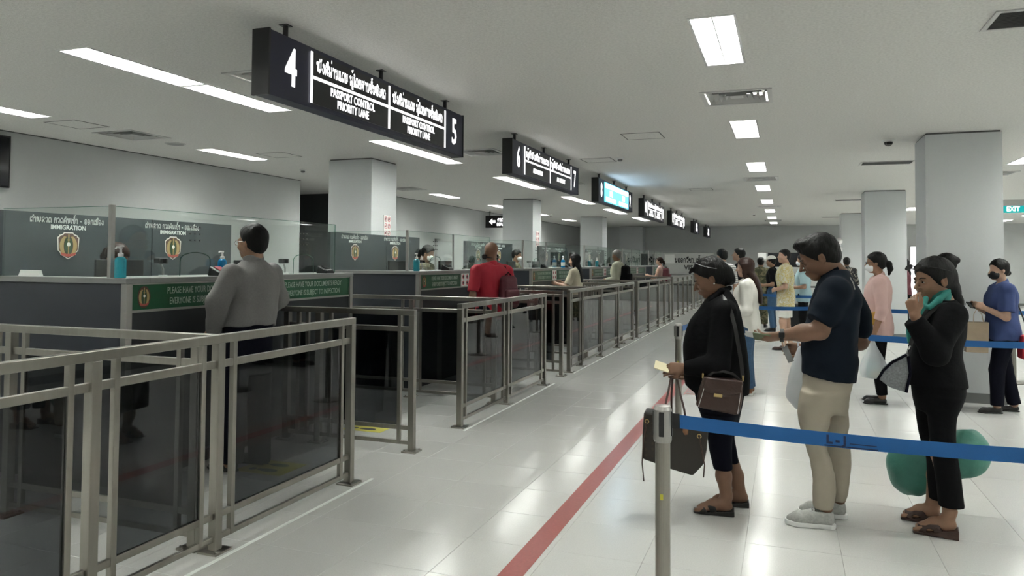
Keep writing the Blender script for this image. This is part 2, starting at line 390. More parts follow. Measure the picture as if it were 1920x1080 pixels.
def hatch(x, y, a, label):
    t = thing('access_hatch', label, 'ceiling hatch', (x, y, HZ), group='ceiling access hatches'); e = .012
    MB().box(-a, a, -a, -a+e, -.003, 0).box(-a, a, a-e, a, -.003, 0).box(-a, -a+e, -a+e, a-e, -.003, 0).box(a-e, a, -a+e, a-e, -.003, 0).build('rim', M['shadow_gap'], t)
    Bx(-a+e, a-e, -a+e, a-e, -.0015, 0).build('door', M['ceiling_board'], t)
for (x, y), l_ in zip([(-7.32, 6.03), (-6.70, 8.72), (-1.56, 8.70), (-1.6, 15.5), (-2.55, 10.6)], ['square ceiling access hatch above the first booth by the left wall', 'square ceiling access hatch in front of the first left pillar', 'square ceiling access hatch right of sign 6', 'square ceiling access hatch far down the walkway', 'square ceiling access hatch behind sign 7']): hatch(x, y, .225, l_)
t = thing('ceiling_speaker', 'round grey ceiling speaker by the left wall', 'speaker', (-7.33, 7.45, HZ))
MB().lathe([(.125, 0), (.125, -.006), (.112, -.010)], 32).build('rim', M['vent_metal'], t, smooth=False); MB().lathe([(.112, -.009), (.10, -.012)], 32).build('grille', M['grey_plastic'], t)
def detector(x, y, label):
    t = thing('smoke_detector', label, 'smoke detector', (x, y, HZ), group='smoke detectors')
    MB().lathe([(.055, 0), (.055, -.012), (.048, -.022)], 24).build('base', M['white_plastic'], t); MB().lathe([(.036, -.022), (.034, -.04), (.022, -.05)], 24).build('sensor', M['grey_plastic'], t)
for (x, y), l_ in zip([(-2.2, 10.45), (-7.42, 10.27), (-7.04, 22.8), (-.9, 24.0)], ['white smoke detector over the walkway between signs 7 and 8', 'white smoke detector left of the first left pillar', 'white smoke detector far off near the third left pillar', 'white smoke detector far down the walkway']): detector(x, y, l_)
t = thing('security_camera', 'white dome camera with black lens beside the big right pillar', 'camera', (1.16, 9.86, HZ))
MB().lathe([(.062, 0), (.062, -.02), (.055, -.03)], 24).build('mount', M['white_plastic'], t); MB().lathe([(.05, -.03), (.045, -.055), (.028, -.072), (.008, -.078)], 24).build('dome', M['black_plastic'], t, smooth=True)
Bx(-.03, .03, -.075, -.03, -.07, -.035).build('lens_hood', M['black_plastic'], t, bevel=.006)
# ================================================================== lettering
def text_mesh(s, size, bold=0.0, sx=1.0, depth=.0012, spacing=1.0):
    cu = bpy.data.curves.new('lettering', 'FONT'); cu.body = s; cu.size = size; cu.extrude = depth; cu.offset = bold; cu.resolution_u = 2; cu.space_character = spacing
    cu.align_x = 'CENTER'; cu.align_y = 'CENTER'
    o = bpy.data.objects.new('lettering', cu); COL.objects.link(o); dg = bpy.context.evaluated_depsgraph_get()
    me = bpy.data.meshes.new_from_object(o.evaluated_get(dg)); bpy.data.objects.remove(o); bpy.data.curves.remove(cu)
    n = len(me.vertices); co = np.empty(n*3); me.vertices.foreach_get('co', co); co = co.reshape(-1, 3); co[:, 0] *= sx
    return co, [tuple(p.vertices) for p in me.polygons]
def C_(x, y, r, n=8, a0=0): return [(x + r*math.cos(a0 + 2*math.pi*i/n), y + r*math.sin(a0 + 2*math.pi*i/n)) for i in range(n+1)]
# simple stroke letters of the Lao script: (width, strokes); z above the line, marks over and under the consonant have no width
LAO = {
 'ກ': (.8, [[(.1,.7),(.25,.95),(.5,1),(.7,.8),(.7,0)], [(.1,.7),(.28,.6),(.15,.45),(.15,0)]]),
 'ຂ': (.8, [C_(.18,.82,.13), [(.3,.8),(.3,.1),(.42,0),(.6,0),(.72,.15),(.72,1)]]),
 'ຄ': (.85, [[(.1,0),(.08,.6),(.25,.98),(.6,.98),(.75,.7),(.75,0)], C_(.38,.45,.13), [(.25,.45),(.12,.2)]]),
 'ງ': (.7, [C_(.42,.86,.12), [(.55,.86),(.58,.2),(.45,0),(.3,.05),(.08,.45)]]),
 'ຊ': (.85, [C_(.2,.6,.13), [(.08,.6),(.1,.9),(.3,1),(.45,.8),(.32,.1),(.45,0),(.62,0),(.72,.2),(.72,.8),(.85,1.05)]]),
 'ດ': (.85, [[(.1,0),(.08,.6),(.25,.98),(.6,.98),(.76,.7),(.76,0)], C_(.32,.13,.13)]),
 'ນ': (.85, [C_(.17,.86,.13), [(.3,.86),(.3,0)], C_(.42,.12,.12), [(.54,.1),(.72,.3),(.72,1)]]),
 'ບ': (.8, [C_(.17,.86,.13), [(.3,.86),(.3,.12),(.42,0),(.6,0),(.7,.12),(.7,1)]]),
 'ປ': (.8, [C_(.17,.86,.13), [(.3,.86),(.3,.12),(.42,0),(.6,0),(.7,.12),(.7,1.35)]]),
 'ຜ': (.95, [C_(.17,.86,.13), [(.3,.86),(.15,.3),(.2,0),(.45,.45),(.7,0),(.8,.2),(.8,1)]]),
 'ພ': (.95, [C_(.17,.86,.13), [(.15,.7),(.2,0),(.45,.7),(.7,0),(.8,.2),(.8,1)]]),
 'ມ': (.85, [C_(.17,.86,.13), [(.3,.86),(.3,.1)], C_(.2,.1,.11), [(.3,.05),(.72,.05),(.72,1)]]),
 'ຍ': (.85, [C_(.3,.86,.12), [(.18,.85),(.1,.6),(.3,.5),(.15,.4),(.15,.1),(.3,0),(.6,0),(.72,.15),(.72,1)]]),
 'ວ': (.7, [[(.08,.8),(.25,1),(.5,.95),(.6,.7),(.6,0)], C_(.48,.12,.12)]),
 'ສ': (.9, [[(.15,0),(.08,.6),(.25,.95),(.5,.95),(.68,.7),(.7,0)], C_(.38,.4,.13), [(.5,.45),(.8,1.1)]]),
 'ລ': (.8, [[(.1,.75),(.25,1),(.55,1),(.65,.7),(.3,.4)], C_(.2,.2,.15), [(.35,.2),(.5,.3),(.7,0)]]),
 'ອ': (.8, [[(.1,.7),(.25,1),(.55,1),(.7,.7),(.7,.3),(.55,0),(.25,0),(.12,.2)], C_(.25,.4,.12)]),
 'ໜ': (1.25, [C_(.17,.86,.13), [(.3,.86),(.3,.1),(.55,1),(.6,.1)], C_(.72,.12,.12), [(.84,.1),(1.05,.3),(1.05,1)]]),
 'ຖ': (.85, [C_(.25,.2,.13), [(.12,.2),(.08,.7),(.25,1),(.55,1),(.7,.7),(.7,0)]]),
 'ຕ': (.85, [[(.1,0),(.08,.6),(.2,.98),(.4,.8),(.6,.98),(.76,.7),(.76,0)], C_(.32,.13,.13)]),
 'ຈ': (.75, [C_(.2,.5,.12), [(.08,.7),(.25,1),(.5,.95),(.6,.6),(.4,.1),(.7,0)]]),
 'າ': (.6, [[(.08,.75),(.2,1),(.42,.95),(.48,.7),(.48,0)]]),
 'ແ': (.8, [[(.15,1),(.15,.15)], C_(.24,.12,.1), [(.5,1),(.5,.15)], C_(.6,.12,.1)]),
 'ເ': (.45, [[(.15,1),(.15,.15)], C_(.24,.12,.1)]),
 'ໂ': (.5, [[(.1,1.25),(.3,1.4),(.38,1.2),(.22,1.0),(.22,.15)], C_(.31,.12,.1)]),
 'ທ': (.9, [C_(.17,.86,.13), [(.3,.86),(.3,0),(.5,.8),(.7,.95),(.75,.7),(.75,0)]]),
 'ີ': (0, [[(-.65,1.15),(-.4,1.38),(-.12,1.15),(-.65,1.15)], [(-.12,1.15),(-.12,1.45)]]),
 'ື': (0, [[(-.65,1.15),(-.4,1.38),(-.12,1.15),(-.65,1.15)], [(-.12,1.15),(-.12,1.45)], [(-.28,1.3),(-.28,1.5)]]),
 'ິ': (0, [[(-.65,1.15),(-.4,1.38),(-.12,1.15),(-.65,1.15)]]),
 'ັ': (0, [[(-.6,1.35),(-.5,1.18),(-.25,1.18),(-.1,1.42)]]),
 'ົ': (0, [C_(-.4,1.25,.12)]),
 'ຸ': (0, [[(-.3,-.12),(-.15,-.15),(-.15,-.4)]]),
 'ູ': (0, [[(-.45,-.12),(-.35,-.15),(-.35,-.4),(-.12,-.4),(-.12,-.12)]]),
 '່': (0, [[(-.25,1.5),(-.25,1.75)]]),
 '້': (0, [[(-.5,1.7),(-.35,1.55),(-.12,1.78)]]),
 'ຳ': (.6, [C_(-.15,1.25,.1), [(.08,.75),(.2,1),(.42,.95),(.48,.7),(.48,0)]]),
 '-': (.6, [[(.08,.45),(.5,.45)]]), ' ': (.45, []),
}
def lao_mesh(s, size, th=.11, sx=1.0):
    vs = []; fs = []; x = 0
    for ch in s:
        w, st = LAO[ch]
        for pl in st:
            for (a, b) in zip(pl[:-1], pl[1:]):
                d = np.array([b[0]-a[0], b[1]-a[1]]); L = np.linalg.norm(d)
                if L < 1e-6: continue
                d = d / L; nn = np.array([-d[1], d[0]]) * th/2; e = d * th * .4
                q = [np.array(a)-e+nn, np.array(a)-e-nn, np.array(b)+e-nn, np.array(b)+e+nn]; n = len(vs)
                vs += [((x + p[0]) * size * sx, p[1] * size, 0.0) for p in q]; fs.append((n, n+1, n+2, n+3))
        x += w + (.1 if w else 0)
    v = np.array(vs); v[:, 0] -= x * size * sx / 2; v[:, 1] -= size / 2
    return v, fs
def place_text(cofs, o, a, b, name, material, parent, lift=.0):
    """letters laid in the plane (o; a = reading direction, b = up)"""
    co, fs = cofs; o, a, b = np.array(o, float), np.array(a, float), np.array(b, float); n = np.cross(a, b)
    p = o + co[:, :1]*a + co[:, 1:2]*b + (co[:, 2:3] + lift)*n
    me = bpy.data.meshes.new(name); me.from_pydata(p.tolist(), [], fs); me.update()
    return link(name, me, material, parent)
# ================================================================== stainless railings with dark glass
def railing(label, p0, p1, mains, glass=True, thin=.115):
    p0 = np.array([*p0, 0.0]); p1 = np.array([*p1, 0.0]); L = np.linalg.norm(p1-p0); d = (p1-p0)/L; n = np.array([-d[1], d[0], 0]); up = np.array([0, 0, 1.0])
    t = thing('queue_railing', label, 'railing', tuple(p0), group='stainless steel queue railings')
    def bar(name, s0, s1, hw, z0, z1, m='steel', off=0, bevel=.003):
        c = d*(s0+s1)/2 + n*off + up*(z0+z1)/2
        return MB().obox(c, (d, n, up), ((s1-s0)/2, hw, (z1-z0)/2)).build(name, M[m], t, bevel=bevel)
    bar('top_rail', -.025, L+.025, .025, 1.085, 1.13)
    for s in mains:
        po = bar('post', s-.025, s+.025, .025, .012, 1.085)
        pl = MB().obox(d*s + up*.006, (d, n, up), (.062, .062, .006)).build('base_plate', M['steel'], t, bevel=.002)
        for q in ((-.045, -.045), (.045, .045)):
            MB().lathe([(.008, .012), (.008, .019)], 8, tuple(d*(s+q[0]) + n*q[1])).build('bolt', M['steel_bright'], pl)
    for a, b in zip(mains[:-1], mains[1:]):
        s0, s1 = a+.025, b-.025
        bar('mid_rail', s0, s1, .012, .955, .995); bar('lower_rail', s0, s1, .012, .17, .205); bar('bottom_rail', s0, s1, .012, .055, .085)
        ta, tb = a+thin, b-thin
        for s in (ta, tb): bar('baluster', s-.015, s+.015, .015, .055, 1.085)
        if glass: bar('glass_panel', ta+.015, tb-.015, .005, .205, .955, 'glass_tint', bevel=0)
    return t
RX = -2.815
railing('nearest stainless railing with dark glass, along the walkway at the left edge', (RX, 1.15), (RX, 4.47), [0, 1.28, 2.04, 3.32])
railing('stainless railing crossing in front of the first booth, behind the nearest railing', (RX-.06, 3.19), (-5.9, 3.19), [.08, 1.48, 2.93])
railing('free-ended stainless railing with dark glass pointing at the middle of the first booth', (RX, 5.38), (-4.05, 5.38), [0, .88, 1.20])
railing('stainless railing with dark glass along the walkway, in front of the man in red', (RX, 6.32), (RX, 8.87), [0, 1.22, 2.53])
railing('stainless railing crossing between the first and second booth', (RX-.06, 7.53), (-5.0, 7.53), [.08, 1.08, 2.08])
railing('free-ended stainless railing with close posts just past the man in red', (RX, 9.62), (-4.05, 9.62), [0, .35, 1.20])
railing('long stainless railing along the walkway, third from the left', (RX, 9.99), (RX, 14.58), [0, .66, 1.88, 3.14, 4.57])
railing('stainless railing crossing between the second and third booth', (RX-.06, 11.5), (-5.0, 11.5), [.08, 1.08, 2.08])
railing('free-ended stainless railing by the woman with long black hair', (RX-.06, 13.8), (-4.05, 13.8), [0, .6, 1.15])
railing('stainless railing along the walkway, fourth from the left', (RX, 15.0), (RX, 19.5), [0, 1.33, 2.65, 3.6, 4.48])
railing('stainless railing crossing between the third and fourth booth', (RX-.06, 15.9), (-5.0, 15.9), [.08, 1.08, 2.08])
railing('stainless railing along the walkway, fifth from the left', (RX, 20.0), (RX, 24.4), [0, 1.1, 2.2, 3.3, 4.38])
railing('stainless railing crossing between the fourth and fifth booth', (RX-.06, 20.3), (-5.0, 20.3), [.08, 1.08, 2.08])
railing('stainless railing along the walkway, farthest of the row', (RX, 25.0), (RX, 28.5), [0, 1.1, 2.2, 3.48])
# steel threshold strips on the floor beside the railings
for y0, y1, w_ in ((1.0, 4.62, 'nearest'), (6.2, 9.0, 'second'), (9.9, 14.7, 'third'), (14.9, 19.6, 'fourth')):
    tag(Bx(RX+.085, RX+.105, y0, y1, 0, .004).build('floor_strip', M['print_white']), f'thin pale strip on the floor along the {w_} walkway railing', 'floor strip', 'pale floor strips')

# ================================================================== immigration booths
CREST_OUT = [(-.5,.62),(-.42,.7),(-.42,.78),(-.26,.86),(-.20,1.0),(.20,1.0),(.26,.86),(.42,.78),(.42,.7),(.5,.62),(.47,-.35),(.36,-.52),(.34,-.68),(.18,-.82),(0,-1.0),(-.18,-.82),(-.34,-.68),(-.36,-.52),(-.47,-.35)]
def crest(o, a, b, w, h, parent, dark=False):
    """shield crest: outline, ring of wheat, sword, globe, ribbon"""
    n = np.cross(np.array(a, float), np.array(b, float)); o = np.array(o, float)
    S = lambda pts, k=1.0: [(x*w*k, y*h/2*k) for x, y in pts]
    base = None
    if not dark: base = MB().prism(S(CREST_OUT), o, a, b, n*.002).build('crest_border', M['crest_white'], parent)
    field = MB().prism(S(CREST_OUT, .92) if not dark else [(w*.5*math.cos(t*.3927), h*.5*math.sin(t*.3927)) for t in range(16)], o + n*.002, a, b, n*.001).build('crest_field', M['crest_brown'], base or parent)
    par = base or field
    wre = MB()
    for s in (-1, 1):
        pts = [(s*w*.40*math.cos(q), h*.40*math.sin(q)) for q in np.linspace(-1.0, 1.05, 9)] + [(s*w*.22*math.cos(q), h*.36*math.sin(q)) for q in np.linspace(1.15, -1.15, 9)]
        wre.prism(pts if s > 0 else pts[::-1], o + n*.003, a, b, n*.001)
    wre.build('crest_wheat', M['gold'], par)
    MB().prism([(w*.2*math.cos(t*.5236), h*.33*math.sin(t*.5236)) for t in range(12)], o + n*.003, a, b, n*.0008).build('crest_centre', M['crest_green'], par)
    MB().prism([(-w*.02,-h*.3),(w*.02,-h*.3),(w*.03,h*.42),(-w*.03,h*.42)], o + n*.004, a, b, n*.001).prism([(-w*.07,h*.2),(w*.07,h*.2),(w*.07,h*.23),(-w*.07,h*.23)], o + n*.004, a, b, n*.001).build('crest_sword', M['gold'], par)
    MB().prism([(w*.085*math.cos(t*.5236), w*.085*math.sin(t*.5236)+h*.05) for t in range(12)], o + n*.005, a, b, n*.001).build('crest_globe', M['crest_white'], par)
    MB().prism([(-w*.36,-h*.24),(-w*.12,-h*.30),(w*.12,-h*.30),(w*.36,-h*.24),(w*.30,-h*.36),(0,-h*.41),(-w*.30,-h*.36)], o + n*.004, a, b, n*.0015).build('crest_ribbon', M['crest_red'], par)
YA, XA, ZA = (0, 1, 0), (1, 0, 0), (0, 0, 1)
TX = {}
TX['l1'] = text_mesh('PLEASE HAVE YOUR DOCUMENTS READY', .067, .0005, .80); TX['l2'] = text_mesh('EVERYONE IS SUBJECT TO INSPECTION', .067, .0005, .80)
TX['imm'] = text_mesh('IMMIGRATION', .050, .0008, .95); TX['immlao'] = lao_mesh('ຕຳຫລວດ ກວດຄົນເຂົ້າ - ອອກເມືອງ'.replace('ຫ', 'ໜ'), .037, .2, .85)
NEARW = ['nearest', 'second', 'third', 'fourth', 'fifth', 'farthest']
BX0, BX1, GX = -5.36, -4.11, -4.26
BY = [3.77 + 4.19*k for k in range(6)]; BL = 2.72
ZC = 1.398                                   # counter height
def booth(k):
    y0 = BY[k]; L = BL; W_ = NEARW[k]
    t = thing('immigration_booth', f'dark grey immigration booth with green notice boards and glass screens, {W_} of the row', 'booth', (0, y0, 0), group='immigration booths')
    Bx(BX1-.42, BX1, .16, L, .10, ZC-.038).build('body', M['slate'], t, bevel=.003); Bx(BX0, BX1, 0, .16, .10, ZC-.038).build('end_wall', M['slate'], t, bevel=.003)
    Bx(BX0-.01, BX0+.035, .16, L, .10, 1.12).build('back_wall', M['slate'], t); Bx(BX1-.62, BX1-.42, .16, L, 1.08, 1.12).build('desk_shelf', M['slate_front'], t)
    Bx(BX0+.04, BX1-.04, .04, L-.04, 0, .10).build('plinth', M['slate_front'], t)
    Bx(BX1, BX1+.012, .05, L-.03, .12, 1.165).build('front_panel', M['slate_front'], t)
    Bx(BX1-.44, BX1+.03, .18, L+.02, ZC-.038, ZC).build('counter_top', M['counter'], t, bevel=.004); Bx(BX0-.02, BX1+.03, -.02, .18, ZC-.038, ZC).build('counter_top', M['counter'], t, bevel=.004)
    for a in (-.012, L-.038): Bx(BX1-.02, BX1+.03, a, a+.05, 0, ZC-.038).build('corner_trim', M['alu'], t, bevel=.003)
    Bx(BX1, BX1+.02, .038, L-.038, 1.165, 1.182).build('lower_trim', M['alu'], t); Bx(BX1, BX1+.026, .038, L-.038, 1.352, ZC-.038).build('upper_trim', M['alu'], t)
    for q, (a, b) in enumerate(((.04, 1.22), (1.53, L-.04))):        # green boards with a pictogram plate between
        g = Bx(BX1, BX1+.014, a, b, 1.182, 1.352).build('notice_board', M['green_board'], t)
        tc = (a+b)/2 + (.11 if q == 0 else .0)
        for s, zz in (('l1', 1.303), ('l2', 1.229)):
            place_text((TX[s][0]*np.array([.78 if q == 0 else .88, 1, 1]), TX[s][1]), (BX1+.0145, tc, zz), YA, ZA, 'lettering', M['print_pale'], g)
        if q == 0: crest((BX1+.014, a+.105, 1.267), YA, ZA, .11, .15, g, dark=True)
    pl = Bx(BX1, BX1+.016, 1.245, 1.505, 1.175, 1.358).build('pictogram_plate', M['paper'], t)
    for cy, cz in ((1.31, 1.308), (1.44, 1.308), (1.31, 1.225), (1.44, 1.225)):
        MB().lathe([(.032, 0), (.032, .0006)], 16).build('pictogram', M['red_print'], pl).matrix_local = Matrix.Translation((BX1+.016, cy, cz)) @ Matrix.Rotation(math.pi/2, 4, 'Y')
        MB().box(BX1+.0166, BX1+.018, cy-.018, cy+.018, cz-.011, cz+.011).build('pictogram', M['black_print'], pl)
    zt = 1.880; zb = ZC                          # glass screens
    for a, b in ((.03, 1.33), (1.34, L-.05)): Bx(GX-.004, GX+.004, a, b, zb, zt).build('glass_screen', M['glass_clear'], t)
    Bx(BX0+.06, GX-.02, .02, .028, zb, zt).build('glass_screen', M['glass_clear'], t)
    Bx(GX-.35, GX-.01, L-.058, L-.05, zb, zt).build('glass_screen', M['glass_clear'], t)
    Bx(GX-.004, GX+.004, L-.05, L-.044, zb, zt).build('glass_edge', M['glass_edge'], t)
    Bx(GX-.004, GX+.004, .03, L-.05, zt, zt+.003).build('glass_edge', M['glass_edge'], t); Bx(BX0+.06, GX-.02, .02, .028, zt, zt+.003).build('glass_edge', M['glass_edge'], t)
    Bx(GX-.016, GX+.016, .004, .036, zb, zt+.01).build('screen_post', M['alu'], t, bevel=.003)
    if k > 0: Bx(GX-.010, GX+.010, 1.327, 1.343, zb, zt).build('screen_post', M['grey_plastic'], t)
    for yc in (.78, 2.15):
        path = [(GX+.007, yc-.155, zb), (GX+.007, yc-.155, zb+.11)] + [(GX+.007, yc+.155*math.cos(q), zb+.125+.055*math.sin(q)) for q in np.linspace(math.pi*.93, math.pi*.07, 9)] + [(GX+.007, yc+.155, zb+.11), (GX+.007, yc+.155, zb)]
        MB().tube(path, .0035, 6).build('speech_opening_rim', M['glass_edge'], t)
        for i in range(3):
            for j in range(3):
                MB().lathe([(.006, 0), (.006, .010)], 8).build('speech_hole', M['vent_dark'], t).matrix_local = Matrix.Translation((GX-.005, yc-.05+.05*i, 1.67+.05*j)) @ Matrix.Rotation(math.pi/2, 4, 'Y')
    for a, b, cy in ((.0, 1.39, .565), (1.40, 2.41, 1.64)):          # back panel with the crests
        p = Bx(BX0-.01, BX0+.035, a, b, 1.12, 1.876).build('back_panel', M['panel_dark'], t)
        place_text(TX['immlao'], (BX0+.036, cy, 1.822), YA, ZA, 'lettering', M['print_white'], p, .001)
        place_text(TX['imm'], (BX0+.036, cy, 1.768), YA, ZA, 'lettering', M['print_white'], p, .001)
        crest((BX0+.036, cy, 1.626), YA, ZA, .192, .213, p)
    return t
booths = [booth(k) for k in range(6)]

# ================================================================== hanging lane signs
SXF = -2.885
def sign_case(y0, y1, rods, label, x=SXF, dep=.115, z0=2.515, z1=2.91):
    t = thing('lane_sign', label, 'sign', (x-dep/2, (y0+y1)/2, z1), group='hanging lane signs')
    c = (y0+y1)/2; f = dep/2; zz = lambda z: z - z1
    Bx(-f, f, y0-c, y1-c, zz(z0), 0).build('case', M['sign_navy'], t, bevel=.006)
    Bx(-f-.004, f+.004, y0-c-.004, y0-c+.012, zz(z0)-.004, .004).build('end_cap', M['sign_black'], t); Bx(-f-.004, f+.004, y1-c-.012, y1-c+.004, zz(z0)-.004, .004).build('end_cap', M['sign_black'], t)
    for yr in rods: MB().tube([(0, yr-c, 0), (0, yr-c, HZ-z1)], .017, 10).build('hanger', M['sign_black'], t); Bx(-.03, .03, yr-c-.03, yr-c+.03, HZ-z1-.006, HZ-z1).build('ceiling_plate', M['sign_black'], t)
    return t, c, f, zz
def lane_sign(y0, rods, na, nb, lao, en, label, screen=False, L=2.86, blurry=1.0):
    t, c, f, zz = sign_case(y0, y0+L, rods, label); zm = -.1975
    Z = [-L/2+.42, 0, L/2-.42]
    for num, yy in ((na, -L/2+.215), (nb, L/2-.205)):
        place_text(text_mesh(num, .33, .006, .72), (f+.001, yy, zm), YA, ZA, 'number', M['sign_white'], t)
    if screen:
        s = Bx(f, f+.012, Z[0], Z[2], -.365, -.03).build('screen', M['screen_teal'], t)
        Bx(f+.012, f+.0135, Z[0]+.03, Z[2]-.03, -.125, -.045).build('screen_band', M['screen_white'], s)
        for a, b in ((Z[0]+.08, -.14), (.14, Z[2]-.08)):
            Bx(f+.012, f+.0135, a+.28, b-.28, -.25, -.15).build('screen_band', M['screen_white'], s); Bx(f+.012, f+.0135, a, b, -.345, -.275).build('screen_band', M['screen_white'], s)
        return t
    Bx(f, f+.006, Z[0], Z[2], -.365, -.03).build('face_panel', M['sign_black'], t)
    for yy in Z: Bx(f+.006, f+.009, yy-.012, yy+.012, -.365, -.03).build('divider', M['sign_white'], t)
    Bx(f+.006, f+.009, Z[0], Z[2], -.205, -.185).build('divider', M['sign_white'], t)
    for a, b in ((Z[0], Z[1]), (Z[1], Z[2])):
        m_ = (a+b)/2
        lm = lao_mesh(lao, .062, .17, 1.0); wd = lm[0][:, 0].max() - lm[0][:, 0].min(); lm = (lm[0]*np.array([.90/wd, 1, 1]), lm[1])
        place_text(lm, (f+.0065, m_, -.115), YA, ZA, 'lettering', M['sign_white'], t, .001)
        for q, s in enumerate(en):
            zc = -.285 if len(en) == 1 else (-.25, -.322)[q]
            place_text(text_mesh(s, .080, .0015, .74), (f+.0065, m_, zc), YA, ZA, 'lettering', M['sign_white'], t, .001)
    return t
LP = 'ໜັງສືຜ່ານແດນ ຜູ້ໂດຍສານຊັ້ນພິເສດ'; LA = 'ຜູ້ຖືໜັງສືຜ່ານແດນ'
lane_sign(3.64, (3.87, 5.05, 6.21), '4', '5', LP, ('PASSPORT CONTROL', 'PRIORITY LANE'), 'hanging lane sign numbered 4 and 5 reading passport control priority lane')
lane_sign(7.86, (8.09, 9.21, 10.39), '6', '7', LA, ('ALL PASSPORT',), 'hanging lane sign numbered 6 and 7')
lane_sign(12.0, (12.26, 13.44, 14.55), '8', '9', '', (), 'hanging lane sign 8 and 9 with a glowing turquoise screen', screen=True)
lane_sign(16.2, (16.5, 17.6, 18.75), '10', '11', LA, ('ALL PASSPORT', 'PASSPORT CONTROL'), 'hanging lane sign just past the turquoise one')
lane_sign(20.4, (20.67, 21.8, 23.0), '12', '13', LA, ('ALL PASSPORT', 'PASSPORT CONTROL'), 'hanging lane sign third past sign 7, partly behind its neighbour')
for y_, l_ in ((25.7, 'short hanging sign far off, second from last of the row'), (29.9, 'short hanging sign farthest off, last of the row')):
    t, c, f, zz = sign_case(y_, y_+1.5, (y_+.3, y_+1.2), l_)
    place_text(lao_mesh('ກວດຄົນ', .09, .2), (f+.001, 0, -.13), YA, ZA, 'lettering', M['sign_white'], t, .001); place_text(lao_mesh('ອອກເມືອງ', .085, .2), (f+.001, 0, -.27), YA, ZA, 'lettering', M['sign_white'], t, .001)
# arrow sign beyond the second pillar, hanging across the passage and facing the camera
t = thing('hanging_sign', 'black hanging sign with a white arrow, left of the second pillar', 'sign', (-7.95, 20.6, 2.86))
Bx(-.42, .42, -.06, .06, -.36, 0).build('case', M['sign_black'], t, bevel=.006)
for q in (-.3, .3): MB().tube([(q, 0, 0), (q, 0, .14)], .015, 8).build('hanger', M['sign_black'], t)
MB().prism([(-.10,0),(0,.1),(0,.04),(.1,.04),(.1,-.04),(0,-.04),(0,-.1)], (-.20, -.062, -.18), XA, ZA, (0, -.002, 0)).build('arrow', M['sign_white'], t)
place_text(lao_mesh('ກວດຄົນ', .085, .2, .8), (.12, -.063, -.13), XA, ZA, 'lettering', M['sign_white'], t, .001); place_text(lao_mesh('ອອກເມືອງ', .075, .2, .8), (.12, -.063, -.26), XA, ZA, 'lettering', M['sign_white'], t, .001)
# dark screen on the left wall, cut by the edge of the picture
t = thing('wall_screen', 'dark flat screen high on the left wall, cut by the left edge', 'screen', (X0, 5.52, 2.63))
Bx(.03, .075, -.55, .55, -.30, .30).build('housing', M['black_plastic'], t, bevel=.006); Bx(.075, .077, -.53, .53, -.28, .28).build('glass', M['screen_off'], t); Bx(0, .03, -.15, .15, -.12, .12).build('bracket', M['black_plastic'], t)
# exit sign
t = thing('exit_sign', 'green illuminated exit sign hanging at the right edge', 'sign', (4.86, 20.0, 2.90))
Bx(-.30, .26, -.03, .03, -.20, -.04).build('case', M['exit_green'], t, bevel=.004); Bx(-.30, .26, -.04, .04, -.04, .10).build('housing', M['vent_metal'], t)
place_text(text_mesh('EXIT', .15, .003, .85), (.04, -.0315, -.12), XA, ZA, 'lettering', M['sign_white'], t, .001)
MB().prism([(-.05,0),(.0,.05),(.0,.02),(.05,.02),(.05,-.02),(.0,-.02),(.0,-.05)], (-.24, -.031, -.12), XA, ZA, (0, -.002, 0)).build('arrow', M['sign_white'], t)

# ================================================================== floor markings
tag(Bx(-1.325, -1.205, -2.0, 26.0, 0, .0015).build('floor_line', M['red_tape']), 'long dark red line taped along the walkway floor', 'floor line')
for q, (y_, x_) in enumerate(((8.86, -1.12), (12.4, -1.12))):
    b = MB()
    for i in range(6): b.box(x_ + .03, x_ + .15, y_ + i*.14, y_ + i*.14 + .06, 0, .0012)
    b.box(x_, x_+.02, y_-.05, y_+.85, 0, .0012)
    tag(b.build('floor_marking', M['red_tape']), ('red ladder-like floor marking behind the woman in the black blazer', 'red ladder-like floor marking far down the walkway')[q], 'floor marking', 'red floor markings')
def foot_mat(x, y, label):
    t = thing('footprint_sticker', label, 'floor sticker', (x, y, 0), group='yellow footprint stickers')
    Bx(-.2, .2, -.16, .16, 0, .0015).build('sheet', M['yellow_mat'], t)
    for s in (-1, 1):
        o = [(-.13+.05*math.cos(a)*1.0, s*.07+.035*math.sin(a)) for a in np.linspace(.6, 2*math.pi-.6, 10)]
        MB().prism([(.02+.085*math.cos(a), s*.07+.035*math.sin(a)*(1+.25*math.cos(a))) for a in np.linspace(0, 2*math.pi, 16)[:-1]], (0, 0, .0015), XA, YA, (0, 0, .0006)).prism([(-.105+.03*math.cos(a), s*.07+.027*math.sin(a)) for a in np.linspace(0, 2*math.pi, 12)[:-1]], (0, 0, .0015), XA, YA, (0, 0, .0006)).build('footprint', M['black_print'], t)
foot_mat(-3.56, 4.60, 'yellow footprint floor sticker under the man in the grey shirt'); foot_mat(-3.58, 6.02, 'yellow footprint floor sticker behind the free-ended railing')

